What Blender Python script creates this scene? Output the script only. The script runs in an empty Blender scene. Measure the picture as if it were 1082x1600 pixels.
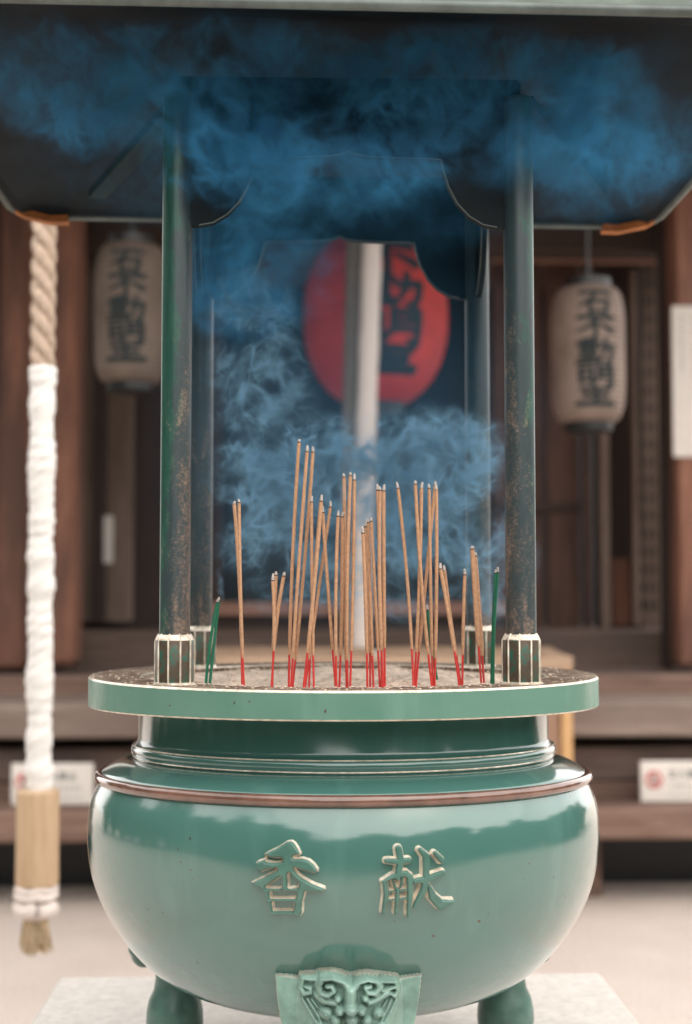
import bpy, math, random
import numpy as np
from mathutils import Vector, Matrix, Euler

scene = bpy.context.scene
R = math.radians
random.seed(7)

# ------------------------------------------------------------------ camera
S = 0.5                                   # spacing of the burner's four pillars (m)
CAM = Vector((-0.0665, -2.3075, 1.30))
FPX = 50.0 / 36.0 * 1600.0
ROT = Euler((R(90 + 3.22), 0, R(-1.75)), 'XYZ').to_matrix()
cd = bpy.data.cameras.new('camera')
cam = bpy.data.objects.new('camera', cd)
scene.collection.objects.link(cam)
cam.location = CAM
cam.rotation_euler = (R(90 + 3.22), 0, R(-1.75))
cd.lens = 50.0
cd.sensor_width = 36.0
cd.sensor_fit = 'AUTO'
cd.clip_start = 0.05
cd.clip_end = 500
cd.dof.use_dof = True
cd.dof.focus_distance = 2.02
cd.dof.aperture_fstop = 2.6
scene.camera = cam

# ------------------------------------------------------------------ light
SUN_EL, SUN_AZ = 50.0, 145.0              # azimuth of the sun, measured clockwise from +y
w = bpy.data.worlds.new('World')
scene.world = w
w.use_nodes = True
nt = w.node_tree
nt.nodes.clear()
wo = nt.nodes.new('ShaderNodeOutputWorld')
bg = nt.nodes.new('ShaderNodeBackground')
sky = nt.nodes.new('ShaderNodeTexSky')
sky.sky_type = 'NISHITA'
sky.sun_disc = False
sky.sun_elevation = R(SUN_EL)
sky.sun_rotation = R(SUN_AZ)
sky.air_density = 1.0
sky.dust_density = 4.0
sky.ozone_density = 1.0
tcw = nt.nodes.new('ShaderNodeTexCoord')
cn = nt.nodes.new('ShaderNodeTexNoise')
cn.inputs['Scale'].default_value = 2.2
cn.inputs['Detail'].default_value = 6
nt.links.new(tcw.outputs['Generated'], cn.inputs['Vector'])
cr = nt.nodes.new('ShaderNodeMapRange')
cr.inputs['From Min'].default_value = 0.32
cr.inputs['From Max'].default_value = 0.62
cr.inputs['To Min'].default_value = 0.62
cr.inputs['To Max'].default_value = 1.0
nt.links.new(cn.outputs['Fac'], cr.inputs['Value'])
cm = nt.nodes.new('ShaderNodeMix')
cm.data_type = 'RGBA'
cm.inputs['B'].default_value = (10.6, 10.2, 9.8, 1)      # bright thin overcast
nt.links.new(cr.outputs['Result'], cm.inputs['Factor'])
nt.links.new(sky.outputs['Color'], cm.inputs['A'])
nt.links.new(cm.outputs['Result'], bg.inputs['Color'])
bg.inputs['Strength'].default_value = 0.112
nt.links.new(bg.outputs['Background'], wo.inputs['Surface'])

sd = bpy.data.lights.new('sun', 'SUN')
sd.energy = 0.7
sd.angle = R(100)
sd.color = (1.0, 0.95, 0.87)
sun = bpy.data.objects.new('sun', sd)
scene.collection.objects.link(sun)
_az, _el = R(SUN_AZ), R(SUN_EL)
sdir = Vector((math.sin(_az) * math.cos(_el), math.cos(_az) * math.cos(_el), math.sin(_el)))
sun.rotation_euler = sdir.to_track_quat('Z', 'Y').to_euler()
sun.location = sdir * 30

scene.view_settings.view_transform = 'Standard'
scene.view_settings.look = 'None'
scene.view_settings.gamma = 1.0
scene.view_settings.exposure = 1.13
scene.cycles.volume_max_steps = 1024
scene.cycles.max_bounces = 8
scene.cycles.volume_bounces = 1

# ------------------------------------------------------------------ photo-plane helpers
def ray(px, py):
    return (ROT @ Vector(((px - 541) / FPX, -(py - 800) / FPX, -1.0)))

def at_y(px, py, y):
    d = ray(px, py)
    return CAM + d * ((y - CAM.y) / d.y)

def sil(px, py):
    """radius and height at which the line of sight grazes the burner's axis"""
    d = ray(px, py)
    t = -(CAM.x * d.x + CAM.y * d.y) / (d.x ** 2 + d.y ** 2)
    p = CAM + d * t
    return math.hypot(p.x, p.y), p.z

# ------------------------------------------------------------------ materials
def nodes_of(name):
    m = bpy.data.materials.new(name)
    m.use_nodes = True
    t = m.node_tree
    b = t.nodes['Principled BSDF']
    return m, t, b

def tex_noise(t, vec, scale, detail=4, rough=0.55, dist=0.0):
    n = t.nodes.new('ShaderNodeTexNoise')
    n.inputs['Scale'].default_value = scale
    n.inputs['Detail'].default_value = detail
    n.inputs['Roughness'].default_value = rough
    n.inputs['Distortion'].default_value = dist
    t.links.new(vec, n.inputs['Vector'])
    return n.outputs['Fac']

def ramp(t, fac, stops):
    r = t.nodes.new('ShaderNodeValToRGB')
    el = r.color_ramp.elements
    while len(el) < len(stops):
        el.new(0.5)
    for e, (p, c) in zip(el, stops):
        e.position = p
        e.color = (*c, 1) if len(c) == 3 else c
    t.links.new(fac, r.inputs['Fac'])
    return r.outputs['Color']

def mix(t, fac, a, b):
    m = t.nodes.new('ShaderNodeMix')
    m.data_type = 'RGBA'
    if hasattr(fac, 'links') or not isinstance(fac, (int, float)):
        t.links.new(fac, m.inputs['Factor'])
    else:
        m.inputs['Factor'].default_value = fac
    for k, v in (('A', a), ('B', b)):
        if isinstance(v, tuple):
            m.inputs[k].default_value = (*v, 1)
        else:
            t.links.new(v, m.inputs[k])
    return m.outputs['Result']

def coords(t, scale=(1, 1, 1)):
    c = t.nodes.new('ShaderNodeTexCoord')
    mp = t.nodes.new('ShaderNodeMapping')
    mp.inputs['Scale'].default_value = scale
    t.links.new(c.outputs['Object'], mp.inputs['Vector'])
    return mp.outputs['Vector']

def bump(t, b, h, strength=0.3, dist=0.01):
    n = t.nodes.new('ShaderNodeBump')
    n.inputs['Strength'].default_value = strength
    n.inputs['Distance'].default_value = dist
    t.links.new(h, n.inputs['Height'])
    t.links.new(n.outputs['Normal'], b.inputs['Normal'])

def plain(name, col, rough=0.6, var=0.25, scale=30, metallic=0.0, bmp=0.15, stretch=(1, 1, 1), bdist=0.003):
    m, t, b = nodes_of(name)
    v = coords(t, stretch)
    f = tex_noise(t, v, scale, 5)
    lo = tuple(c * (1 - var) for c in col)
    hi = tuple(min(1, c * (1 + var)) for c in col)
    t.links.new(ramp(t, f, [(0.3, lo), (0.7, hi)]), b.inputs['Base Color'])
    b.inputs['Roughness'].default_value = rough
    b.inputs['Metallic'].default_value = metallic
    if bmp:
        bump(t, b, f, bmp, bdist)
    return m

def wood(name, dark, light, axis='z', rough=0.75, stain=None, scale=1.0):
    m, t, b = nodes_of(name)
    st = {'z': (9, 9, 0.7), 'x': (0.7, 9, 9), 'y': (9, 0.7, 9)}[axis]
    v = coords(t, tuple(s * scale for s in st))
    g = tex_noise(t, v, 5.0, 8, 0.65, 0.6)
    v2 = coords(t, {'z': (3, 3, 0.6), 'x': (0.6, 3, 3), 'y': (3, 0.6, 3)}[axis])
    big = tex_noise(t, v2, 1.6, 4)
    c = ramp(t, g, [(0.28, dark), (0.72, light)])
    if stain:
        c = mix(t, ramp(t, big, [(0.42, (0, 0, 0)), (0.62, (1, 1, 1))]), c, stain)
    t.links.new(c, b.inputs['Base Color'])
    b.inputs['Roughness'].default_value = rough
    bump(t, b, g, 0.35, 0.006)
    return m

def enamel(name, col, col2, rough=0.13, speck=True, coat=1.0):
    """old glossy green lacquer over cast bronze: faint cloudiness, drips and pin-sized rust specks"""
    m, t, b = nodes_of(name)
    v = coords(t)
    vs = coords(t, (6, 6, 1.2))
    cloud = tex_noise(t, v, 5, 5)
    drip = tex_noise(t, vs, 3.0, 6)
    c = mix(t, cloud, col, col2)
    c = mix(t, ramp(t, drip, [(0.55, (0, 0, 0)), (0.8, (0.35, 0.35, 0.35))]), c, tuple(min(1, x * 1.5 + 0.03) for x in col2))
    if speck:
        vo = t.nodes.new('ShaderNodeTexNoise')
        vo.inputs['Scale'].default_value = 90
        vo.inputs['Detail'].default_value = 2
        t.links.new(v, vo.inputs['Vector'])
        gate = tex_noise(t, v, 6, 2)
        g1 = ramp(t, vo.outputs['Fac'], [(0.72, (0, 0, 0)), (0.74, (1, 1, 1))])
        g2 = ramp(t, gate, [(0.55, (0, 0, 0)), (0.6, (1, 1, 1))])
        c = mix(t, mix(t, g1, (0, 0, 0), g2), c, (0.07, 0.035, 0.025))
    t.links.new(c, b.inputs['Base Color'])
    rr = ramp(t, tex_noise(t, v, 14, 6), [(0.35, (rough * 0.75,) * 3), (0.75, (rough * 1.9,) * 3)])
    t.links.new(rr, b.inputs['Roughness'])
    b.inputs['IOR'].default_value = 1.55
    b.inputs['Coat Weight'].default_value = coat
    b.inputs['Coat Roughness'].default_value = 0.11
    b.inputs['Coat IOR'].default_value = 1.54
    big = tex_noise(t, v, 3.2, 3)
    fine = tex_noise(t, v, 160, 3)
    n1 = t.nodes.new('ShaderNodeBump')
    n1.inputs['Strength'].default_value = 0.22
    n1.inputs['Distance'].default_value = 0.012
    t.links.new(big, n1.inputs['Height'])
    n2 = t.nodes.new('ShaderNodeBump')
    n2.inputs['Strength'].default_value = 0.12
    n2.inputs['Distance'].default_value = 0.0006
    t.links.new(fine, n2.inputs['Height'])
    t.links.new(n1.outputs['Normal'], n2.inputs['Normal'])
    t.links.new(n2.outputs['Normal'], b.inputs['Normal'])
    return m

M = {}
M['enamel'] = enamel('green_enamel', (0.055, 0.156, 0.134), (0.080, 0.188, 0.163))
M['enamel_rim'] = enamel('rim_enamel', (0.085, 0.215, 0.160), (0.125, 0.25, 0.195), 0.38, True, 0.15)
M['enamel_dark'] = enamel('neck_enamel', (0.040, 0.125, 0.106), (0.052, 0.145, 0.124), 0.14, True, 0.5)
M['relief_face'] = plain('character_face', (0.075, 0.172, 0.140), 0.16, 0.15, 60, bmp=0.05)
M['tan_edge'] = plain('worn_edge_and_glint', (0.74, 0.66, 0.54), 0.2, 0.35, 80, 0.25)  # bronze wear, painted brighter to carry sky glints on the character bevels
M['bead'] = plain('brown_bead', (0.165, 0.085, 0.062), 0.12, 0.35, 25, 0.0, 0.05)
M['bead'].node_tree.nodes['Principled BSDF'].inputs['Coat Weight'].default_value = 1.0
M['ash'] = plain('incense_ash', (0.60, 0.48, 0.385), 0.95, 0.25, 70, 0, 1.0, bdist=0.006)
M['red_foot'] = plain('red_bamboo', (0.55, 0.035, 0.03), 0.5, 0.2, 120)
M['brown_incense'] = plain('brown_incense', (0.50, 0.285, 0.165), 0.75, 0.18, 200)
M['green_incense'] = plain('green_incense', (0.012, 0.16, 0.085), 0.7, 0.2, 200)
M['ash_tip'] = plain('ash_tip', (0.50, 0.46, 0.43), 0.95, 0.2, 300)
M['ember'] = plain('charred_ring', (0.06, 0.035, 0.025), 0.9, 0.3, 300)

def rim_top_mat():
    m, t, b = nodes_of('rim_top_brown')
    v = coords(t)
    a = tex_noise(t, v, 130, 4)
    c = tex_noise(t, v, 14, 4)
    col = ramp(t, a, [(0.36, (0.07, 0.04, 0.028)), (0.5, (0.15, 0.095, 0.065)), (0.66, (0.42, 0.33, 0.25))])
    col = mix(t, ramp(t, c, [(0.5, (0, 0, 0)), (0.72, (1, 1, 1))]), col, (0.36, 0.29, 0.22))
    t.links.new(col, b.inputs['Base Color'])
    b.inputs['Roughness'].default_value = 0.5
    bump(t, b, a, 0.5, 0.002)
    return m
M['rim_top'] = rim_top_mat()

def pillar_mat(name, green_amt, side):
    """dark teal paint, green where it has kept its gloss, rubbed to brown metal low down; side tells where the green is left"""
    m, t, b = nodes_of(name)
    v = coords(t)
    c = t.nodes.new('ShaderNodeTexCoord')
    sp = t.nodes.new('ShaderNodeSeparateXYZ')
    t.links.new(c.outputs['Object'], sp.inputs['Vector'])
    def math2(op, a_, b_, c_=None):
        n = t.nodes.new('ShaderNodeMath'); n.operation = op
        for i, q in enumerate((a_, b_, c_)):
            if q is None: continue
            if isinstance(q, (int, float)): n.inputs[i].default_value = q
            else: t.links.new(q, n.inputs[i])
        return n.outputs[0]
    fine = tex_noise(t, v, 230, 6, 0.7)
    streak = tex_noise(t, coords(t, (1, 1, 0.10)), 70, 6, 0.7)
    patch = tex_noise(t, coords(t, (1, 1, 0.45)), 34, 6, 0.72, 0.4)
    big = tex_noise(t, coords(t, (1, 1, 0.5)), 9, 4)
    dark = mix(t, streak, (0.014, 0.030, 0.034), (0.055, 0.078, 0.084))
    green = ramp(t, streak, [(0.3, (0.010, 0.052, 0.040)), (0.7, (0.032, 0.118, 0.088))])
    brown = ramp(t, math2('ADD', math2('MULTIPLY', fine, 0.45), math2('MULTIPLY', patch, 0.55)), [(0.36, (0.040, 0.036, 0.038)), (0.5, (0.120, 0.090, 0.075)), (0.66, (0.30, 0.21, 0.15))])
    # green: one side, patchy
    gs = math2('MULTIPLY_ADD', sp.outputs['X'], side, patch)
    gz = t.nodes.new('ShaderNodeMapRange')
    gz.inputs['From Min'].default_value = 0.12; gz.inputs['From Max'].default_value = 0.55
    gz.inputs['To Min'].default_value = -0.10; gz.inputs['To Max'].default_value = 0.05
    t.links.new(sp.outputs['Z'], gz.inputs['Value'])
    gk = ramp(t, math2('ADD', gs, gz.outputs['Result']), [(0.50 - green_amt, (0, 0, 0)), (0.60 - green_amt, (1, 1, 1))])
    # brown wear: low down, broken
    bz_ = t.nodes.new('ShaderNodeMapRange')
    bz_.inputs['From Min'].default_value = 0.0; bz_.inputs['From Max'].default_value = 0.75
    bz_.inputs['To Min'].default_value = 0.10; bz_.inputs['To Max'].default_value = -0.12
    t.links.new(sp.outputs['Z'], bz_.inputs['Value'])
    w1 = math2('ADD', math2('MULTIPLY_ADD', fine, 0.45, bz_.outputs['Result']), math2('MULTIPLY_ADD', patch, 0.6, math2('MULTIPLY', sp.outputs['X'], -side * 0.40)))
    bk = ramp(t, w1, [(0.56, (0, 0, 0)), (0.70, (0.85, 0.85, 0.85))])
    col = mix(t, bk, mix(t, gk, dark, green), brown)
    t.links.new(col, b.inputs['Base Color'])
    t.links.new(ramp(t, w1, [(0.5, (0.33, 0.33, 0.33)), (0.75, (0.6, 0.6, 0.6))]), b.inputs['Roughness'])
    b.inputs['Metallic'].default_value = 0.1
    b.inputs['Coat Weight'].default_value = 0.0
    bump(t, b, fine, 0.25, 0.001)
    return m
M['pillar'] = pillar_mat('pillar_green_side', 0.06, -9.0)
M['pillar_blue'] = pillar_mat('pillar_green_streak', -0.04, 6.0)
M['pillar_bare'] = pillar_mat('pillar_dark', -0.14, -2.0)

def base_mat():
    m, t, b = nodes_of('pillar_base_patina')
    v = coords(t)
    f = tex_noise(t, v, 45, 5)
    t.links.new(ramp(t, f, [(0.38, (0.075, 0.052, 0.035)), (0.5, (0.10, 0.08, 0.055)), (0.60, (0.035, 0.125, 0.092)), (0.78, (0.05, 0.16, 0.12))]), b.inputs['Base Color'])
    b.inputs['Roughness'].default_value = 0.35
    b.inputs['Metallic'].default_value = 0.3
    bump(t, b, f, 0.3, 0.001)
    return m
M['base'] = base_mat()
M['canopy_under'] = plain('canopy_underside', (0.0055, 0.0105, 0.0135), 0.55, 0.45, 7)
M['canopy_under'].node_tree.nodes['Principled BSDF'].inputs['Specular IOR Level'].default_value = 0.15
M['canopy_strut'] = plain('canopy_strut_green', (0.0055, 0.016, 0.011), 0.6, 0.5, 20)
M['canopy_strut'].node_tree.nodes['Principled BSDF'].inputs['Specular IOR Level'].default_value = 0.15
M['canopy_outer'] = plain('canopy_patina', (0.16, 0.20, 0.17), 0.45, 0.3, 12)
M['canopy_lip'] = plain('canopy_lip', (0.10, 0.125, 0.115), 0.4, 0.35, 20)
M['rust'] = plain('rusted_edge', (0.36, 0.13, 0.035), 0.6, 0.6, 22)
M['leg'] = plain('leg_bronze', (0.085, 0.165, 0.138), 0.34, 0.35, 25)
M['mask'] = plain('beast_relief', (0.20, 0.32, 0.27), 0.16, 0.35, 30, 0.05)
M['mask_edge'] = plain('beast_relief_worn', (0.32, 0.34, 0.28), 0.3, 0.3, 40, 0.05)

M['stone'] = plain('pale_granite', (0.62, 0.58, 0.54), 0.85, 0.12, 60, 0, 0.3)
M['wood_red_z'] = wood('red_brown_post', (0.145, 0.058, 0.036), (0.34, 0.155, 0.098), 'z', 0.7, (0.10, 0.047, 0.033))
M['wood_dark_z'] = wood('dark_board', (0.022, 0.0135, 0.012), (0.068, 0.040, 0.032), 'z')
M['wood_dark_x'] = wood('dark_beam', (0.024, 0.014, 0.010), (0.075, 0.043, 0.030), 'x')
M['wood_brown_z'] = wood('brown_panel', (0.058, 0.029, 0.021), (0.145, 0.074, 0.054), 'z')
M['wood_grey_z'] = wood('weathered_post', (0.13, 0.088, 0.068), (0.26, 0.19, 0.155), 'z', 0.75, (0.12, 0.08, 0.06))
M['wood_grey_x'] = wood('weathered_step', (0.16, 0.115, 0.092), (0.35, 0.275, 0.235), 'x', 0.8, (0.19, 0.14, 0.118))
M['wood_step_x'] = wood('brown_step', (0.13, 0.074, 0.054), (0.28, 0.180, 0.142), 'x', 0.8, (0.12, 0.072, 0.056))
M['wood_floor_x'] = wood('veranda_boards', (0.085, 0.055, 0.042), (0.19, 0.130, 0.104), 'x', 0.7, (0.10, 0.07, 0.06))
M['wood_pale_x'] = wood('pale_box_rim', (0.32, 0.20, 0.13), (0.52, 0.37, 0.26), 'x', 0.7)
M['wood_box_z'] = wood('box_side', (0.26, 0.145, 0.095), (0.40, 0.25, 0.17), 'z', 0.7)
M['wood_orange_z'] = wood('box_corner', (0.50, 0.27, 0.11), (0.68, 0.42, 0.20), 'z', 0.6)
M['wood_beam_x'] = wood('red_threshold', (0.26, 0.125, 0.085), (0.44, 0.24, 0.18), 'x')
M['black'] = plain('black_lacquer_and_shade', (0.012, 0.013, 0.014), 0.4, 0.3, 20)  # lacquered parts, and walls blackened in place of shade
M['ink'] = plain('ink', (0.012, 0.020, 0.022), 0.8, 0.2, 20)
M['paper'] = plain('white_paper', (0.72, 0.67, 0.62), 0.9, 0.05, 20, bmp=0)
M['sign'] = plain('white_sign_board', (0.78, 0.74, 0.69), 0.55, 0.04, 10, bmp=0)
M['sign_ink'] = plain('sign_ink', (0.16, 0.17, 0.16), 0.8, 0.1, 20, bmp=0)
M['sign_red'] = plain('sign_red', (0.62, 0.09, 0.075), 0.7, 0.1, 20, bmp=0)
M['grey_ink'] = plain('faint_grey_ink', (0.46, 0.44, 0.43), 0.8, 0.1, 20, bmp=0)
M['rope'] = plain('hemp_rope', (0.46, 0.35, 0.27), 0.95, 0.3, 120, stretch=(1, 1, 0.4), bdist=0.004, bmp=0.6)
M['rope_dark'] = plain('dark_hemp_rope', (0.17, 0.14, 0.105), 0.95, 0.4, 100, bmp=0.6)
M['cloth'] = plain('white_cotton', (0.80, 0.78, 0.75), 0.95, 0.06, 40, bmp=0.3)
M['cloth_pink'] = plain('cream_cotton', (0.74, 0.66, 0.61), 0.95, 0.06, 40, bmp=0.3)
M['handle'] = wood('pale_wood_handle', (0.44, 0.29, 0.17), (0.62, 0.45, 0.29), 'z', 0.6)
M['tassel'] = plain('straw_tassel', (0.52, 0.40, 0.26), 0.95, 0.4, 150, stretch=(1, 1, 0.2), bmp=0.7)

def lantern_mat(name, col, dirt):
    m, t, b = nodes_of(name)
    v = coords(t)
    wv = t.nodes.new('ShaderNodeTexWave')
    wv.bands_direction = 'Z'
    wv.inputs['Scale'].default_value = 14
    wv.inputs['Distortion'].default_value = 0.3
    t.links.new(v, wv.inputs['Vector'])
    d = tex_noise(t, v, 6, 5)
    c = mix(t, ramp(t, d, [(0.45, (0, 0, 0)), (0.75, (1, 1, 1))]), col, dirt)
    t.links.new(c, b.inputs['Base Color'])
    b.inputs['Roughness'].default_value = 0.6
    bump(t, b, wv.outputs['Fac'], 0.6, 0.008)
    return m
M['lantern_white'] = lantern_mat('aged_white_paper', (0.24, 0.175, 0.145), (0.155, 0.108, 0.083))
M['lantern_dim'] = lantern_mat('shaded_white_paper', (0.150, 0.112, 0.088), (0.085, 0.062, 0.048))  # shaded copy of the white lantern paper, its dimness put into the colour
M['lantern_red'] = lantern_mat('red_paper', (0.56, 0.036, 0.018), (0.40, 0.026, 0.015))

def ground_mat():
    m, t, b = nodes_of('pale_swept_earth')
    v = coords(t)
    a = tex_noise(t, v, 2.2, 6)
    f = tex_noise(t, v, 85, 5)
    c = ramp(t, a, [(0.3, (0.60, 0.52, 0.465)), (0.7, (0.71, 0.625, 0.57))])
    c = mix(t, ramp(t, f, [(0.35, (0.5, 0.5, 0.5)), (0.6, (0, 0, 0))]), c, (0.36, 0.29, 0.25))
    # invented darkening of the earth behind the camera, painted to deepen the bowl's reflection
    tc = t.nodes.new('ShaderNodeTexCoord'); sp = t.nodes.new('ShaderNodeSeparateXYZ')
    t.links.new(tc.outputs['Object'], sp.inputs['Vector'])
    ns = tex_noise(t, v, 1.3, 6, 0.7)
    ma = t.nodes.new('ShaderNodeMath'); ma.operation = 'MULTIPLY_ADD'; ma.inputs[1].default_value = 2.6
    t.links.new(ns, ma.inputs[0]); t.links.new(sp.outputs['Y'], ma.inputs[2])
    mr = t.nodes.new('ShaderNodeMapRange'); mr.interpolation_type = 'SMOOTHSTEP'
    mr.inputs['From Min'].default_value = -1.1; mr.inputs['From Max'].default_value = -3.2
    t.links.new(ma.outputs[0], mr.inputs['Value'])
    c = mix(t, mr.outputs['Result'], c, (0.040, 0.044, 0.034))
    t.links.new(c, b.inputs['Base Color'])
    b.inputs['Roughness'].default_value = 0.95
    bump(t, b, f, 0.6, 0.012)
    return m
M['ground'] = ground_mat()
M['leaves'] = plain('leaves', (0.055, 0.085, 0.05), 0.6, 0.5, 3, bmp=0)
M['bark'] = plain('bark', (0.07, 0.05, 0.035), 0.9, 0.4, 6)

# ------------------------------------------------------------------ mesh builder
ORG = {}

def tag(o, label=None, cat=None, group=None, kind=None):
    if label: o['label'] = label
    if cat: o['category'] = cat
    if group: o['group'] = group
    if kind: o['kind'] = kind
    return o

def empty(name, loc, label, cat, group=None):
    o = bpy.data.objects.new(name, None)
    scene.collection.objects.link(o)
    o.location = loc
    o.empty_display_size = 0.05
    ORG[o.name] = Vector(loc)
    return tag(o, label, cat, group)

class MB:
    def __init__(self):
        self.v, self.f, self.m = [], [], []

    def add(self, verts, faces, mi=0):
        n = len(self.v)
        self.v += [tuple(p) for p in verts]
        self.f += [tuple(i + n for i in f) for f in faces]
        self.m += ([mi] * len(faces) if isinstance(mi, int) else list(mi))
        return self

    def box(self, a, b, mi=0, bev=0.0):
        (x0, y0, z0), (x1, y1, z1) = a, b
        x0, x1 = min(x0, x1), max(x0, x1)
        y0, y1 = min(y0, y1), max(y0, y1)
        z0, z1 = min(z0, z1), max(z0, z1)
        if bev <= 0:
            v = [(x, y, z) for z in (z0, z1) for y in (y0, y1) for x in (x0, x1)]
            f = [(0, 2, 3, 1), (4, 5, 7, 6), (0, 1, 5, 4), (2, 6, 7, 3), (0, 4, 6, 2), (1, 3, 7, 5)]
            return self.add(v, f, mi)
        c = Vector(((x0 + x1) / 2, (y0 + y1) / 2, (z0 + z1) / 2))
        h = Vector(((x1 - x0) / 2, (y1 - y0) / 2, (z1 - z0) / 2))
        bev = min(bev, min(h) * 0.45)
        v, f = [], []
        idx = {}
        for sx in (-1, 1):
            for sy in (-1, 1):
                for sz in (-1, 1):
                    for k in range(3):
                        o = Vector((sx * (h.x - (0 if k == 0 else bev)), sy * (h.y - (0 if k == 1 else bev)), sz * (h.z - (0 if k == 2 else bev))))
                        idx[(sx, sy, sz, k)] = len(v)
                        v.append(c + o)
                    f.append(tuple(idx[(sx, sy, sz, k)] for k in range(3)))
        for s in (-1, 1):
            f.append(tuple(idx[(s, a_, b_, 0)] for a_, b_ in ((-1, -1), (1, -1), (1, 1), (-1, 1))))
            f.append(tuple(idx[(a_, s, b_, 1)] for a_, b_ in ((-1, -1), (1, -1), (1, 1), (-1, 1))))
            f.append(tuple(idx[(a_, b_, s, 2)] for a_, b_ in ((-1, -1), (1, -1), (1, 1), (-1, 1))))
        for a_ in (-1, 1):
            for b_ in (-1, 1):
                f.append((idx[(-1, a_, b_, 1)], idx[(1, a_, b_, 1)], idx[(1, a_, b_, 2)], idx[(-1, a_, b_, 2)]))
                f.append((idx[(a_, -1, b_, 0)], idx[(a_, 1, b_, 0)], idx[(a_, 1, b_, 2)], idx[(a_, -1, b_, 2)]))
                f.append((idx[(a_, b_, -1, 0)], idx[(a_, b_, 1, 0)], idx[(a_, b_, 1, 1)], idx[(a_, b_, -1, 1)]))
        return self.add(v, f, mi)

    def lathe(self, prof, seg=48, cx=0, cy=0, mats=None, wob=None):
        """prof: list of (r, z) from one end to the other"""
        v, f, mm = [], [], []
        for i, (r, z) in enumerate(prof):
            for k in range(seg):
                a = 2 * math.pi * k / seg
                rr = r * (wob(a, z) if wob else 1)
                v.append((cx + rr * math.cos(a), cy + rr * math.sin(a), z))
        for i in range(len(prof) - 1):
            for k in range(seg):
                k2 = (k + 1) % seg
                f.append((i * seg + k, i * seg + k2, (i + 1) * seg + k2, (i + 1) * seg + k))
                mm.append(mats[i] if mats else 0)
        for i in (0, len(prof) - 1):
            if prof[i][0] > 1e-5:
                f.append(tuple(i * seg + k for k in range(seg)))
                mm.append(mats[min(i, len(prof) - 2)] if mats else 0)
        return self.add(v, f, mm)

    def tube(self, pts, rad, seg=10, mi=0, cap=True):
        pts = [Vector(p) for p in pts]
        rad = rad if isinstance(rad, (list, tuple)) else [rad] * len(pts)
        v, f = [], []
        up = Vector((0.123, 0.92, 0.37)).normalized()
        for i, p in enumerate(pts):
            d = (pts[min(i + 1, len(pts) - 1)] - pts[max(i - 1, 0)]).normalized()
            if abs(d.dot(up)) > 0.95:
                up = Vector((0.9, 0.1, -0.3)).normalized()
            a = d.cross(up).normalized()
            b = d.cross(a).normalized()
            for k in range(seg):
                t = 2 * math.pi * k / seg
                v.append(p + (a * math.cos(t) + b * math.sin(t)) * rad[i])
        for i in range(len(pts) - 1):
            for k in range(seg):
                k2 = (k + 1) % seg
                f.append((i * seg + k, i * seg + k2, (i + 1) * seg + k2, (i + 1) * seg + k))
        if cap:
            f.append(tuple(range(seg)))
            f.append(tuple((len(pts) - 1) * seg + k for k in range(seg)))
        return self.add(v, f, mi)

    def ball(self, c, r, seg=14, rings=9, mi=0):
        r = r if isinstance(r, (tuple, list)) else (r, r, r)
        v, f = [], []
        for i in range(rings + 1):
            th = math.pi * i / rings
            for k in range(seg):
                a = 2 * math.pi * k / seg
                v.append((c[0] + r[0] * math.sin(th) * math.cos(a), c[1] + r[1] * math.sin(th) * math.sin(a), c[2] + r[2] * math.cos(th)))
        for i in range(rings):
            for k in range(seg):
                k2 = (k + 1) % seg
                f.append((i * seg + k, (i + 1) * seg + k, (i + 1) * seg + k2, i * seg + k2))
        return self.add(v, f, mi)

    def prism(self, poly, y0, y1, mi=0, mi_edge=None):
        """polygon of (x, z) points, extruded from y0 to y1"""
        n = len(poly)
        v = [(x, y0, z) for x, z in poly] + [(x, y1, z) for x, z in poly]
        f = [tuple(range(n)), tuple(range(2 * n - 1, n - 1, -1))]
        mm = [mi, mi]
        for i in range(n):
            j = (i + 1) % n
            f.append((i, i + n, j + n, j))
            mm.append(mi if mi_edge is None else mi_edge)
        return self.add(v, f, mm)

    def lean(self, k, z0=None, z1=None):
        """raise what lies in front of the axis, fading out from height z0 to z1"""
        self.v = [(x, y, z - k * y * (1.0 if z0 is None else min(1, max(0, (z1 - z) / (z1 - z0))))) for x, y, z in self.v]
        return self

    def build(self, name, mats, parent=None, smooth=False, angle=40):
        org = ORG[parent.name] if parent else Vector((0, 0, 0))
        me = bpy.data.meshes.new(name)
        me.from_pydata([(p[0] - org.x, p[1] - org.y, p[2] - org.z) for p in self.v], [], self.f)
        for m in (mats if isinstance(mats, (list, tuple)) else [mats]):
            me.materials.append(M[m] if isinstance(m, str) else m)
        me.polygons.foreach_set('material_index', self.m)
        import bmesh
        b = bmesh.new()
        b.from_mesh(me)
        bmesh.ops.remove_doubles(b, verts=b.verts, dist=1e-6)
        bmesh.ops.recalc_face_normals(b, faces=b.faces)
        b.to_mesh(me)
        b.free()
        if smooth:
            me.shade_smooth()
            if angle:
                me.set_sharp_from_angle(angle=R(angle))
        me.update()
        o = bpy.data.objects.new(name, me)
        scene.collection.objects.link(o)
        if parent:
            o.parent = parent
        ORG[o.name] = org.copy()
        return o

# signed distances on grids (positive inside), used for raised and painted characters
def seg_sdf(X, Y, a, b, ra, rb):
    ax, ay = a; bx, by = b
    dx, dy = bx - ax, by - ay
    L = dx * dx + dy * dy + 1e-9
    t = np.clip(((X - ax) * dx + (Y - ay) * dy) / L, 0, 1)
    return (ra + (rb - ra) * t) - np.hypot(X - ax - t * dx, Y - ay - t * dy)

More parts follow.
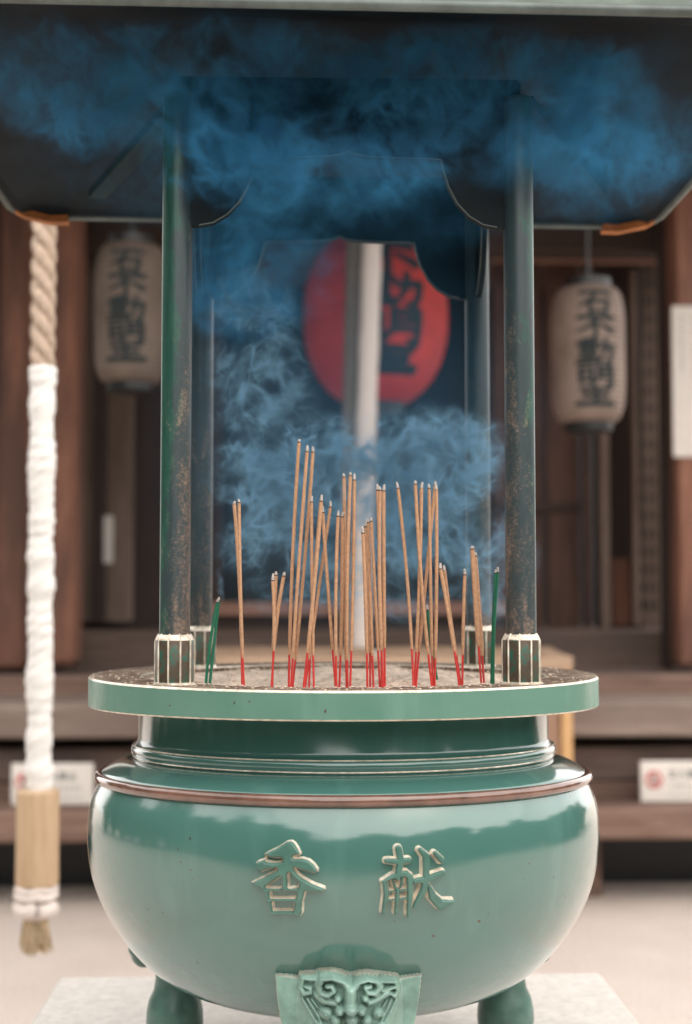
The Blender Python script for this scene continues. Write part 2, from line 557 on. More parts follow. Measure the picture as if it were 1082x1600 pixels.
def strokes_sdf(X, Y, strokes):
    d = np.full(X.shape, -1e3)
    for pts, rad in strokes:
        rr = rad if isinstance(rad, (list, tuple)) else [rad] * len(pts)
        for i in range(len(pts) - 1):
            d = np.maximum(d, seg_sdf(X, Y, pts[i], pts[i + 1], rr[i], rr[i + 1]))
    return d

def poly_sdf(X, Y, poly):
    ins = np.zeros(X.shape, bool)
    dd = np.full(X.shape, 1e9)
    n = len(poly)
    for i in range(n):
        (x0, y0), (x1, y1) = poly[i], poly[(i + 1) % n]
        dx, dy = x1 - x0, y1 - y0
        t = np.clip(((X - x0) * dx + (Y - y0) * dy) / (dx * dx + dy * dy + 1e-9), 0, 1)
        dd = np.minimum(dd, np.hypot(X - x0 - t * dx, Y - y0 - t * dy))
        c = ((y0 > Y) != (y1 > Y)) & (X < (x1 - x0) * (Y - y0) / (y1 - y0 + 1e-12) + x0)
        ins ^= c
    return np.where(ins, dd, -dd)

def relief(sd, pos, keep, mat_fn, name, mats, parent):
    """sd: grid of signed distances; pos: grid (h, w, 3) of points"""
    h, wd = sd.shape
    q = np.maximum.reduce([sd[:-1, :-1], sd[1:, :-1], sd[:-1, 1:], sd[1:, 1:]])
    ii, jj = np.where(q > keep)
    idx = lambda i, j: i * wd + j
    faces = np.stack([idx(ii, jj), idx(ii + 1, jj), idx(ii + 1, jj + 1), idx(ii, jj + 1)], 1)
    used, inv = np.unique(faces, return_inverse=True)
    mb = MB()
    avg = (sd[:-1, :-1] + sd[1:, :-1] + sd[:-1, 1:] + sd[1:, 1:])[ii, jj] / 4
    mb.v = [tuple(p) for p in pos.reshape(-1, 3)[used]]
    mb.f = [tuple(f) for f in inv.reshape(faces.shape).tolist()]
    mb.m = [int(k) for k in mat_fn(avg)]
    return mb.build(name, mats, parent, True, None)

def smooth01(t):
    t = np.clip(t, 0, 1)
    return t * t * (3 - 2 * t)

# ------------------------------------------------------------------ setting
g = MB()
N = 40
gv = []
g.box((-90, -90, -0.4), (90, 90, 0.0))
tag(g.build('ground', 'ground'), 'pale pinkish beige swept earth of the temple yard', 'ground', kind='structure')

# a wood across the yard behind the viewer, seen mirrored in the glossy bowl
tm = MB()
for k in range(-5, 27):
    a = R(-178 + k * 8.3)
    dist = random.uniform(8.0, 10.5)
    cx, cy = dist * math.cos(a) * 1.1, dist * math.sin(a)
    ht = (6.2, 6.6, 5.6, 6.8, 6.0, 7.0, 6.2, 6.6, 5.0, 2.6, 2.3, 2.9, 3.4, 3.1, 3.3, 3.6, 4.2, 2.4, 3.3, 3.0, 3.6, 3.2)[min(21, max(0, k))] * (0.8 if k < 0 or k > 21 else 1)
    tm.tube([(cx, cy, 0), (cx + 0.2, cy, ht * 0.5), (cx, cy + 0.2, ht * 0.9)], [0.25, 0.17, 0.06], 8, 1)
    for j in range(1700):
        u = random.uniform(-1, 1); th = random.uniform(0, 2 * math.pi); rr = random.random() ** 0.4
        q = math.sqrt(1 - u * u)
        lob = 1 + 0.34 * math.sin(3 * th + k) * math.cos(5 * u + k) + 0.16 * math.sin(9 * th + 7 * u)
        p = Vector((cx + 1.35 * rr * lob * q * math.cos(th), cy + 1.0 * rr * q * lob * math.sin(th), ht * 0.52 + ht * 0.5 * rr * u * (0.6 + 0.4 * lob)))
        n = Vector((random.gauss(0, 1), random.gauss(0, 1), random.gauss(0, 1))).normalized()
        t1 = n.orthogonal().normalized() * random.uniform(0.12, 0.28)
        t2 = n.cross(t1).normalized() * random.uniform(0.12, 0.24)
        tm.add([p - t1, p - t2, p + t1, p + t2], [(0, 1, 2, 3)], 0)
tag(tm.build('far_trees', ['leaves', 'bark']), 'dark leafy wood across the yard mirrored in the bowl', 'trees', kind='stuff')

# ------------------------------------------------------------------ stone plinth
SLAB_Z = 0.525
pl = empty('stone_plinth', (0, 0, 0), 'pale granite plinth carrying the green incense burner', 'plinth')
m_ = MB().box((-0.560, -0.560, 0.30), (0.548, 0.632, SLAB_Z), 0, 0.012)
m_.build('top_slab', 'stone', pl)
MB().box((-0.62, -0.62, 0.0), (0.61, 0.70, 0.298), 0, 0.012).build('foundation_block', 'stone', pl)

# ------------------------------------------------------------------ incense burner
burner = empty('incense_burner', (0, 0, SLAB_Z), 'glossy green bronze incense burner under a pillared canopy', 'incense burner')

def catmull(pts, sub=6):
    out = []
    for i in range(len(pts) - 1):
        p0 = pts[max(i - 1, 0)]; p1 = pts[i]; p2 = pts[i + 1]; p3 = pts[min(i + 2, len(pts) - 1)]
        for k in range(sub):
            t = k / sub
            out.append(tuple(0.5 * ((2 * p1[j]) + (-p0[j] + p2[j]) * t + (2 * p0[j] - 5 * p1[j] + 4 * p2[j] - p3[j]) * t * t + (-p0[j] + 3 * p1[j] - 3 * p2[j] + p3[j]) * t ** 3) for j in range(2)))
    out.append(pts[-1])
    return out

def avg_sil(pl_, pr_):
    a, b = sil(*pl_), sil(*pr_)
    return ((a[0] + b[0]) / 2, (a[1] + b[1]) / 2)

P_BEAD = avg_sil((151, 1215), (921, 1212))
LEAN = 0.024                              # the casting stands with its front a little raised
belly = [
    (P_BEAD[0] - 0.004, P_BEAD[1] - 0.008),
    avg_sil((141, 1258), (932, 1255)),
    avg_sil((136, 1308), (937, 1305)),
    (0.3971, 0.8585), (0.3745, 0.8020), (0.3334, 0.7438), (0.2840, 0.7022), (0.2250, 0.6785), (0.150, 0.6670), (0.07, 0.6612), (0.0, 0.660),
]
belly_s = catmull(belly, 8)
P_COL = avg_sil((204, 1173), (868, 1174))
NECK_R = avg_sil((217, 1140), (858, 1140))[0]
Z_RIM = 1.1685
RIM_R = avg_sil((138, 1080), (936, 1080))[0]
Z_RIMB = avg_sil((138, 1104), (936, 1106))[1]
shoulder = [(P_COL[0] - 0.002, P_COL[1] - 0.010)]
s0, s1 = shoulder[0], (P_BEAD[0] - 0.006, P_BEAD[1] + 0.006)
for k in range(1, 9):
    t = k / 8
    shoulder.append((s0[0] + (s1[0] - s0[0]) * t, s0[1] + (s1[1] - s0[1]) * (t ** 1.6)))
prof, mats = [], []
def seg_to(r, z, mi):
    prof.append((r, z)); mats.append(mi)
# neck > collar > shoulder > belly ; material of the segment that starts at each point
zc = P_COL[1]
for p, mi in (((NECK_R, Z_RIMB - 0.002), 1), ((NECK_R, zc + 0.020), 1), ((NECK_R + 0.002, zc + 0.014), 1), ((NECK_R + 0.006, zc + 0.011), 0),
              ((P_COL[0] - 0.004, zc + 0.010), 0), ((P_COL[0] - 0.001, zc + 0.007), 0), ((P_COL[0], zc + 0.002), 0), ((P_COL[0] - 0.001, zc - 0.003), 0),
              ((P_COL[0] - 0.004, zc - 0.006), 1), ((P_COL[0] - 0.005, zc - 0.009), 0)):
    seg_to(*p, mi)
for p in shoulder:
    seg_to(*p, 0)
for p in belly_s:
    seg_to(*p, 0)
bowl_mb = MB().lathe(prof, 160, mats=mats)
bowl = bowl_mb.lean(LEAN).build('bowl', ['enamel', 'enamel_dark'], burner, True, 50)
# brown bead
bd = []
for k in range(13):
    a = math.pi * (0.62 - 1.24 * k / 12)
    bd.append((P_BEAD[0] - 0.003 + 0.0075 * math.cos(a), P_BEAD[1] - 0.001 + 0.0085 * math.sin(a)))
MB().lathe([(bd[0][0] - 0.012, bd[0][1] - 0.002)] + bd + [(bd[-1][0] - 0.012, bd[-1][1] + 0.002)], 160).lean(LEAN).build('bead', 'bead', bowl, True, 60)
# thin worn edges round the collar
for rr, zz in ((P_COL[0] - 0.0035, zc + 0.0100), (P_COL[0] - 0.0035, zc - 0.0065)):
    MB().tube([((rr) * math.cos(2 * math.pi * k / 120), rr * math.sin(2 * math.pi * k / 120), zz) for k in range(121)], 0.0012, 6, 0, False).lean(LEAN).build('collar_edge', 'tan_edge', bowl, True)

# rim
RIN = 0.322
e = 0.0022
rim_prof = [(NECK_R - 0.004, Z_RIMB + 0.012), (RIM_R - 0.03, Z_RIMB + 0.003), (RIM_R - e, Z_RIMB), (RIM_R, Z_RIMB + e), (RIM_R, Z_RIM - e * 1.3), (RIM_R - e, Z_RIM),
            (RIM_R - 0.006, Z_RIM), (RIN + 0.004, Z_RIM - 0.001), (RIN, Z_RIM - 0.001), (RIN - 0.002, Z_RIM - 0.003), (RIN - 0.002, Z_RIM - 0.05), (NECK_R - 0.03, Z_RIM - 0.055)]
rim_mats = [3, 3, 1, 0, 1, 1, 2, 1, 1, 2, 2]
MB().lathe(rim_prof, 160, mats=rim_mats).lean(LEAN * 0.8, Z_RIMB + 0.004, Z_RIM - 0.012).build('rim', ['enamel_rim', 'tan_edge', 'rim_top', 'enamel_dark'], burner, True, 30)

# ash bed
ash = MB()
Z_ASH = Z_RIM - 0.010
rng = np.random.RandomState(3)
ph = rng.rand(40, 4)
def ash_z(x, y):
    z = 0
    for q in ph[:14]:
        z += 0.0023 * math.sin((x * math.cos(q[0] * 6.28) + y * math.sin(q[0] * 6.28)) * (12 + 60 * q[1]) + q[2] * 6.28)
    z += 0.004 * math.exp(-((x - 0.08) ** 2 + (y - 0.1) ** 2) / 0.01) + 0.003 * math.exp(-((x + 0.1) ** 2 + (y + 0.05) ** 2) / 0.006)
    return Z_ASH + z * max(0.0, 1 - ((x * x + y * y) / (RIN * RIN)) ** 2)
NA = 90
av, af = [], []
for i in range(NA + 1):
    for k in range(96):
        r_ = (RIN - 0.0025) * i / NA; a = 2 * math.pi * k / 96
        x, y = r_ * math.cos(a), r_ * math.sin(a)
        av.append((x, y, ash_z(x, y) + (rng.rand() - 0.5) * 0.0022))
for i in range(NA):
    for k in range(96):
        k2 = (k + 1) % 96
        af.append((i * 96 + k, (i + 1) * 96 + k, (i + 1) * 96 + k2, i * 96 + k2))
ash.add(av, af)
for k in range(420):                                        # crumbs and burnt stubs
    a = random.uniform(0, 6.28); r_ = RIN * math.sqrt(random.random()) * 0.97
    x, y = r_ * math.cos(a), r_ * math.sin(a)
    s = random.uniform(0.0012, 0.0035)
    ash.ball((x, y, ash_z(x, y) + s * 0.3), (s * random.uniform(0.7, 1.6), s, s * 0.7), 6, 4)
ash.build('ash_bed', 'ash', burner, True, 60)
sp_ = MB()
for k in range(320):                                        # crumbs fallen on the rim
    a = random.uniform(0, 6.28) if k % 3 else random.gauss(-1.5, 0.5)
    r_ = RIN + 0.005 + 0.075 * random.random() ** 1.6
    q = random.uniform(0.0006, 0.0019)
    sp_.ball((r_ * math.cos(a), r_ * math.sin(a), Z_RIM + q * 0.3), (q * random.uniform(0.8, 2.0), q * random.uniform(0.8, 1.6), q * 0.7), 6, 4)
sp_.build('spilled_ash', 'ash', burner, True, 60)['kind'] = 'stuff'

# raised characters: from the picture plane onto the curved bowl, with real thickness
bz = np.array([p[1] for p in belly_s]); br = np.array([p[0] for p in belly_s])
o_ = np.argsort(bz)
bz, br = bz[o_], br[o_]
Rm = np.array(ROT)
def on_bowl(PX, PY):
    D = np.stack([(PX - 541) / FPX, -(PY - 800) / FPX, -np.ones_like(PX)], -1) @ Rm.T
    C = np.array(CAM)
    lo = np.full(PX.shape, 1.2)
    hi = -(C[0] * D[..., 0] + C[1] * D[..., 1]) / (D[..., 0] ** 2 + D[..., 1] ** 2)
    for _ in range(50):
        md = (lo + hi) / 2
        P = C + D * md[..., None]
        out = np.hypot(P[..., 0], P[..., 1]) > np.interp(P[..., 2] + LEAN * P[..., 1], bz, br)
        lo = np.where(out, md, lo); hi = np.where(out, hi, md)
    P = C + D * lo[..., None]
    zu = P[..., 2] + LEAN * P[..., 1]
    dr = (np.interp(zu + 0.004, bz, br) - np.interp(zu - 0.004, bz, br)) / 0.008
    r_ = np.hypot(P[..., 0], P[..., 1])
    Nn = np.stack([P[..., 0] / r_, P[..., 1] / r_, -dr], -1)
    Nn /= np.linalg.norm(Nn, axis=-1, keepdims=True)
    return P, Nn

def raised(name, sdf, x0, x1, y0, y1, origin, sc, step, Hh, bev):
    U, V = np.meshgrid(np.arange(x0, x1, step), np.arange(y0, y1, step))
    sd = sdf(U, V)
    P, Nn = on_bowl(origin[0] + U * sc, origin[1] + V * sc)
    hh = np.where(sd > 0, Hh * smooth01(0.12 + 0.88 * sd / bev), np.maximum(sd * 0.0004, -0.004))
    return relief(sd, P + Nn * hh[..., None], -14, lambda a: np.where(a < 18, 1, 0), name, ['relief_face', 'tan_edge'], bowl)

kou = [(505, 92), (560, 84), (600, 112), (640, 175), (668, 235), (650, 262), (590, 278), (690, 276), (760, 298), (815, 345), (858, 405), (855, 445), (800, 460), (735, 448), (670, 428), (600, 404),
       (640, 455), (700, 500), (800, 556), (935, 608), (940, 642), (890, 668), (800, 668), (718, 668), (712, 700), (692, 770), (690, 860), (684, 905), (655, 944), (610, 944), (578, 918), (450, 912),
       (340, 920), (315, 910), (288, 830), (262, 740), (242, 652), (215, 632), (150, 600), (92, 562), (130, 538), (250, 480), (390, 408), (300, 420), (215, 450), (158, 405), (146, 340), (178, 312),
       (250, 290), (246, 240), (300, 206), (400, 160)]
kou_holes = [[(275, 272), (340, 297), (440, 298), (447, 312), (380, 322), (285, 312)], [(435, 505), (435, 605), (290, 605), (350, 560)], [(530, 460), (580, 520), (630, 565), (620, 600), (532, 605)],
             [(330, 665), (597, 660), (592, 716), (338, 716)], [(355, 775), (577, 780), (566, 852), (368, 852)]]
def kou_sdf(X, Y):
    d = poly_sdf(X, Y, kou)
    for h_ in kou_holes:
        d = np.minimum(d, -poly_sdf(X, Y, h_))
    return d
k_ = raised('raised_character', kou_sdf, 60, 980, 50, 985, (380, 1300), 150 / 1082, 3.2, 0.011, 38)
k_['label'] = 'raised character for incense with worn edges painted sky-bright'
ken = [([(345, 170), (368, 285), (350, 400), (335, 470)], [42, 46, 44, 40]), ([(222, 296), (330, 303), (452, 290)], [32, 40, 38]),
       ([(185, 512), (290, 455), (420, 425), (470, 470)], [24, 34, 40, 40]), ([(205, 520), (222, 650), (190, 825)], [34, 38, 30]), ([(462, 460), (466, 650), (446, 855)], [42, 42, 28]),
       ([(335, 590), (333, 700), (315, 835)], [32, 33, 24]), ([(290, 490), (312, 575)], [20, 24]), ([(385, 470), (368, 560)], [24, 22]),
       ([(240, 612), (430, 592)], [16, 18]), ([(240, 702), (430, 680)], [18, 20]),
       ([(515, 505), (650, 482), (805, 415)], [38, 46, 34]), ([(568, 182), (632, 250), (632, 450), (604, 600), (505, 765)], [30, 46, 44, 46, 26]),
       ([(725, 218), (792, 290)], [32, 40]), ([(655, 545), (700, 665), (780, 745), (905, 715)], [26, 52, 60, 26])]
k_ = raised('raised_character', lambda X, Y: strokes_sdf(X, Y, ken) + 10, 110, 980, 80, 930, (570, 1300), 160 / 1082, 3.0, 0.011, 34)
k_['label'] = 'raised character for offering with worn edges painted sky-bright'

# pillars
PILLAR_R = 0.0222
Z_PT = at_y(815, 155, -S / 2).z
Z_BT = at_y(815, 992, -S / 2).z
def pillar(x, y, mat, lab):
    mb = MB().lathe([(PILLAR_R, Z_BT - 0.01), (PILLAR_R * 0.995, 1.6), (PILLAR_R * 0.99, Z_PT - 0.002), (PILLAR_R * 0.9, Z_PT), (0.0, Z_PT + 0.001)], 40, x, y)
    # own origin at the foot of the pillar
    o = bpy.data.objects.new
    p = MB(); p.v, p.f, p.m = mb.v, mb.f, mb.m
    ob = p.build('pillar', mat, burner, True, 40)
    # recentre so that the wear pattern follows each pillar
    off = Vector((x, y, Z_BT)) - ORG[burner.name]
    ob.data.transform(Matrix.Translation(-off))
    ob.location = off
    ORG[ob.name] = Vector((x, y, Z_BT))
    if lab: ob['label'] = lab
    b = MB()
    n = 10
    r0, r1 = 0.0272, 0.0250
    prof_ = [(r0, Z_RIM - 0.001), (r0, Z_BT - 0.007), (r0 - 0.0015, Z_BT - 0.003), (PILLAR_R + 0.001, Z_BT + 0.001), (PILLAR_R - 0.002, Z_BT + 0.0015)]
    b.lathe(prof_, n * 4, x, y, mats=[0, 1, 1, 1], wob=lambda a, z: 1.0 + 0.02 * math.cos(a * n))
    for k in range(n):
        a = 2 * math.pi * (k + 0.12) / n
        rr = r0 * 1.02
        pts = [(x + q * math.cos(a), y + q * math.sin(a), z) for q, z in ((rr, Z_RIM), (rr, Z_BT - 0.008), (rr - 0.003, Z_BT - 0.002), (PILLAR_R, Z_BT + 0.002))]
        b.tube(pts, 0.0014, 6, 1)
    b.lathe([(r0 + 0.004, Z_RIM - 0.0015), (r0 + 0.0035, Z_RIM + 0.002), (r0, Z_RIM + 0.003)], 40, x, y, mats=[1, 1])
    b.build('pillar_base', ['base', 'tan_edge'], ob, True, 35)
    return ob
pillar(-S / 2, -S / 2, 'pillar', 'front pillar with green paint left on one side')
pillar(S / 2, -S / 2, 'pillar_blue', 'front pillar, bluish grey with a green streak')
pillar(-S / 2, S / 2, 'pillar_bare', 'rear pillar, dark and speckled')
pillar(S / 2, S / 2, 'pillar_bare', 'rear pillar, dark and speckled')

# carved frieze boards between the pillars (lobed arch with a cusp)
fr_px = [(276, 357), (312, 355), (334, 351), (356, 338), (374, 319), (388, 293), (396, 268), (400, 251), (412, 249.5), (470, 249), (515, 247.5), (535, 244), (546, 239.5), (557, 244), (577, 248), (622, 250), (684, 251.5)]
zt_f = 2.055
half = []
for px, py in fr_px[:13]:
    p = at_y(px, py, -S / 2)
    half.append((min(p.x + 0.0, 0.0), p.z))
half[-1] = (0.0, half[-1][1])
half[0] = (-S / 2, half[0][1])
arch = half + [(-x, z) for x, z in reversed(half[:-1])]
poly = arch + [(S / 2, zt_f), (-S / 2, zt_f)]
def board(kind):
    mb = MB()
    # strips keep the concave outline clean
    for i in range(len(arch) - 1):
        (xa, za), (xb, zb_) = arch[i], arch[i + 1]
        if abs(xa - xb) < 1e-6: continue
        t = 0.005
        v = []
        for s in (-t, t):
            for (x, z) in ((xa, za), (xb, zb_), (xb, zt_f), (xa, zt_f)):
                v.append((x, s, z))
        mb.add(v, [(0, 1, 2, 3), (7, 6, 5, 4), (0, 4, 5, 1), (3, 2, 6, 7)], 0)
    # a fine raised bead follows the arch
    pts = [(x, -0.005, z + 0.002) for x, z in arch[1:-1]]
    mb.tube(pts, 0.0012, 6, 1)
    ptsb = [(x, 0.005, z + 0.002) for x, z in arch[1:-1]]
    mb.tube(ptsb, 0.0012, 6, 1)
    for i, (x, y, z) in enumerate(mb.v):
        if kind == 'front': mb.v[i] = (x, y - S / 2, z)
        elif kind == 'rear': mb.v[i] = (x, y + S / 2, z)
        elif kind == 'left': mb.v[i] = (-S / 2 - y, x, z)
        else: mb.v[i] = (S / 2 - y, x, z)
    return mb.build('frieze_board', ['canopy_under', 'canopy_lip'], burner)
for k in ('front', 'rear', 'left', 'right'):
    board(k)

# canopy roof: hipped, open below
ZE = at_y(540, 349, 0.51).z
HW, HD = 0.638, 0.51
ZEF = at_y(540, 21, -0.51).z
roof = MB()
CORNER = []                                # eave outline with rounded corners
for sx, sy, a0 in ((-1, -1, 180), (1, -1, 270), (1, 1, 0), (-1, 1, 90)):
    rc = 0.075 if sy > 0 else 0.05
    for q in range(5):
        a_ = R(a0 + 22.5 * q)
        CORNER.append((sx * (HW - rc) + rc * math.cos(a_), sy * (HD - rc) + rc * math.sin(a_)))
NC = len(CORNER)
def eave_ring(s, z, dz_front=0.0, n=1):
    return [(x * s, y * s, z + 0.0150 * (HD - y * s) / (2 * HD) - 0.0085 * x * s) for x, y in CORNER]
rings_out = [(1.0, ZE), (1.0, ZE + 0.035), (0.86, ZE + 0.075), (0.66, ZE + 0.145), (0.42, ZE + 0.27), (0.20, ZE + 0.42), (0.08, ZE + 0.48)]
v = []
for s, z in rings_out:
    v += eave_ring(s, z)
f, mm = [], []
for i in range(len(rings_out) - 1):
    for k in range(NC):
        k2 = (k + 1) % NC
        f.append((i * NC + k, i * NC + k2, (i + 1) * NC + k2, (i + 1) * NC + k)); mm.append(0)
f.append(tuple((len(rings_out) - 1) * NC + k for k in range(NC))); mm.append(0)
roof.add(v, f, mm)
canopy = roof.build('canopy_roof', ['canopy_outer'], burner)
# underside shell
u = MB()
rings_in = [(0.992, ZE + 0.001), (0.97, ZE + 0.012), (0.60, ZE + 0.075), (0.52, ZE + 0.085)]
v = []
for s, z in rings_in:
    v += eave_ring(s, z)
f = []
for i in range(len(rings_in) - 1):
    for k in range(NC):
        k2 = (k + 1) % NC
        f.append((i * NC + k, i * NC + k2, (i + 1) * NC + k2, (i + 1) * NC + k))
f.append(tuple((len(rings_in) - 1) * NC + k for k in range(NC)))
u.add(v, f)
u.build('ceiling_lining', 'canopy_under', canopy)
# rolled lip round the eave
lip = MB()
path = [Vector(p) for p in eave_ring(1.0, ZE + 0.004)]
path.append(path[0])
lip.tube(path, 0.0075, 10, 0, False)
lip.build('eave_lip', 'canopy_lip', canopy, True, 60)
# rusted corner straps at the two rear corners
def strap(sx, a_px, b_px):
    mb = MB()
    xa = at_y(a_px, 350, HD).x
    z0, z1 = ZE - 0.010, ZE + 0.010
    pts = [(xa, HD - 0.010), (sx * (HW - 0.070), HD - 0.010), (sx * (HW - 0.018), HD - 0.034), (sx * (HW + 0.006), HD - 0.085)]
    vs, fs = [], []
    for i, (x, y) in enumerate(pts):
        z = (z0, z0 - 0.001, z0 + 0.005, z0 + 0.013)[i] - 0.0085 * x + 0.0005
        vs += [(x, y - 0.004, z), (x, y - 0.004, z + 0.014), (x, y + 0.018, z + 0.014), (x, y + 0.018, z - 0.002)]
    for i in range(3):
        for k in range(4):
            k2 = (k + 1) % 4
            fs.append((i * 4 + k, i * 4 + k2, (i + 1) * 4 + k2, (i + 1) * 4 + k))
    fs += [(0, 1, 2, 3), (12, 13, 14, 15)]
    mb.add(vs, fs)
    o = mb.build('corner_strap', 'rust', canopy)
    o['label'] = 'orange rusted strap at a rear corner of the eave'
strap(-1, 108, 20)
strap(1, 940, 1027)
# struts from the pillar heads to the rear of the eave
def strut(p, q):
    d = (q - p); L = d.length; d.normalize()
    s = d.cross(Vector((0, 0, 1))).normalized() * 0.016
    up = Vector((0, 0, 1)) * 0.008
    vs = []
    for c in (p, q):
        vs += [c - s - up, c + s - up, c + s + up, c - s + up]
    return MB().add(vs, [(0, 1, 2, 3), (7, 6, 5, 4), (0, 4, 5, 1), (1, 5, 6, 2), (2, 6, 7, 3), (3, 7, 4, 0)]).build('ceiling_strut', 'canopy_strut', canopy)
strut(at_y(272, 172, -0.20), at_y(152, 304, 0.36))
strut(at_y(818, 160, -0.20), at_y(935, 300, 0.36)).data.materials[0] = M['canopy_under']
# flat tie beam between the two front pillar heads, ceiling frame
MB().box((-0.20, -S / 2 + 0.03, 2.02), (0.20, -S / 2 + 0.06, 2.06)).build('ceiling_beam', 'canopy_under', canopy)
# finial
MB().lathe([(0.06, ZE + 0.475), (0.05, ZE + 0.50), (0.025, ZE + 0.51), (0.05, ZE + 0.55), (0.045, ZE + 0.59), (0.0, ZE + 0.64)], 24).build('finial', 'canopy_outer', canopy, True)

# legs
def leg_prof():
    zt, z0 = 0.745, SLAB_Z
    return [(0.030, zt), (0.032, zt - 0.03), (0.034, zt - 0.06), (0.033, 0.645), (0.036, 0.625), (0.044, 0.608), (0.0478, 0.59), (0.0485, 0.572), (0.047, 0.555), (0.049, 0.543), (0.051, 0.535), (0.051, z0 + 0.002), (0.049, z0)]
LR = 0.336
for a in (30, 150):
    x, y = LR * math.cos(R(a)), LR * math.sin(R(a))
    mb = MB().lathe(leg_prof(), 32, x * 0.97, y * 0.97)
    ux, uy = math.cos(R(a)), math.sin(R(a))
    # the beast's brow standing out from the bowl
    for (dr, dt, z, s) in ((0.030, 0.0, 0.735, 0.030), (0.034, 0.030, 0.745, 0.020), (0.034, -0.030, 0.745, 0.020), (0.038, 0.0, 0.712, 0.018), (0.024, 0.045, 0.725, 0.018), (0.024, -0.045, 0.725, 0.018), (0.036, 0.0, 0.690, 0.022), (0.052, 0.004, 0.676, 0.021), (0.066, -0.004, 0.672, 0.016), (0.056, 0.018, 0.690, 0.016), (0.050, -0.018, 0.694, 0.016)):
        mb.ball((x + ux * dr - uy * dt, y + uy * dr + ux * dt, z), s, 14, 10)
    mb.build('leg', 'leg', burner, True, 50)
fl = MB().lathe([(p[0], p[1]) for p in leg_prof()], 32, 0.0, -LR * 0.97)
front_leg = fl.build('leg', 'leg', burner, True, 50)

# beast face on the front leg
m_out = [(80, 170), (150, 176), (222, 186), (230, 152), (330, 146), (350, 132), (440, 124), (500, 140), (552, 163), (600, 146), (650, 138), (730, 150), (850, 168), (862, 192), (930, 180), (1000, 168), (985, 300), (960, 450), (900, 620), (800, 760), (300, 760), (190, 620), (112, 450), (92, 300)]
tubes = [([(552, 235), (505, 170), (435, 148), (372, 160), (350, 205), (362, 250), (410, 262), (446, 232), (432, 204), (402, 208)], [30, 30, 28, 28, 28, 26, 22, 20, 18, 16], 0.016),
         ([(554, 235), (600, 172), (655, 156), (712, 172), (732, 212), (704, 250), (655, 242), (640, 210), (672, 206)], [30, 30, 28, 28, 27, 24, 20, 18, 16], 0.016),
         ([(335, 165), (250, 168), (238, 235), (262, 268), (300, 255), (302, 230), (272, 226)], [22, 22, 22, 20, 16, 14, 12], 0.011),
         ([(748, 178), (835, 190), (845, 250), (826, 282), (800, 262)], [22, 22, 20, 16, 12], 0.011), ([(748, 242), (826, 226)], [16, 12], 0.011),
         ([(345, 268), (385, 300), (455, 308)], [28, 30, 24], 0.013), ([(780, 255), (720, 288), (668, 306)], [26, 28, 24], 0.013),
         ([(550, 225), (548, 320)], [36, 48], 0.022), ([(250, 300), (300, 380), (345, 450)], [9, 11, 9], 0.007), ([(280, 295), (330, 370), (372, 440)], [9, 11, 9], 0.007), ([(310, 300), (350, 350)], [9, 9], 0.007),
         ([(835, 305), (805, 370), (765, 435)], [9, 11, 9], 0.007), ([(805, 300), (775, 365), (740, 430)], [9, 11, 9], 0.007), ([(775, 305), (748, 345)], [9, 9], 0.007)]
balls = [(470, 282, 30, 0.017), (640, 280, 28, 0.017), (552, 335, 52, 0.030), (482, 352, 36, 0.022), (616, 352, 36, 0.022), (396, 376, 46, 0.013), (396, 376, 20, 0.018), (460, 418, 38, 0.014), (556, 402, 46, 0.022), (650, 420, 38, 0.014), (720, 376, 38, 0.013), (720, 376, 16, 0.018),
         (360, 470, 40, 0.012), (560, 500, 70, 0.018), (740, 470, 40, 0.012)]
U, V = np.meshgrid(np.arange(50, 1031, 4.0), np.arange(90, 800, 4.0))
sd = poly_sdf(U, V, m_out)
hh = 0.004 * smooth01(sd / 14)
bulge = 0.020 * np.clip(1 - ((U - 548) / 330) ** 2, 0, 1) ** 0.8
def bumpmax(h0, d, r, hgt):
    q = np.clip(1 - (d / r) ** 2, 0, 1)
    return np.maximum(h0, 0.004 + 1.1 * hgt * np.sqrt(q) * (q > 0))
for pts, rad, hgt in tubes:
    for i in range(len(pts) - 1):
        ra, rb = rad[i], rad[i + 1]
        dist = -seg_sdf(U, V, pts[i], pts[i + 1], 0, 0)
        hh = np.where(sd > 0, bumpmax(hh, dist, (ra + rb) / 2, hgt), hh)
for x, y, r_, hgt in balls:
    hh = np.where(sd > 0, bumpmax(hh, np.hypot(U - x, V - y), r_, hgt), hh)
# soften
for _ in range(1):
    hs = hh.copy()
    hs[1:-1, 1:-1] = (hh[1:-1, 1:-1] * 4 + hh[:-2, 1:-1] + hh[2:, 1:-1] + hh[1:-1, :-2] + hh[1:-1, 2:]) / 8
    hh = hs
hh = np.where(sd > 0, hh + bulge * smooth01(sd / 30), np.maximum(sd * 0.004, -0.05))
px_, py_ = 410 + U * 270 / 1082, 1480 + V * 270 / 1082
_pb, _ = on_bowl(px_, np.full(px_.shape, 1516.0))
ybase = _pb[..., 1] - 0.005 - 0.00008 * np.maximum(py_ - 1516, 0)
D = np.stack([(px_ - 541) / FPX, -(py_ - 800) / FPX, -np.ones_like(px_)], -1) @ Rm.T
P = np.array(CAM) + D * ((ybase - CAM.y) / D[..., 1])[..., None]
P[..., 1] -= hh
relief(sd, P, -12, lambda a: np.where((a < 5) & (a > -2), 1, 0), 'beast_face', ['mask', 'mask_edge'], front_leg)

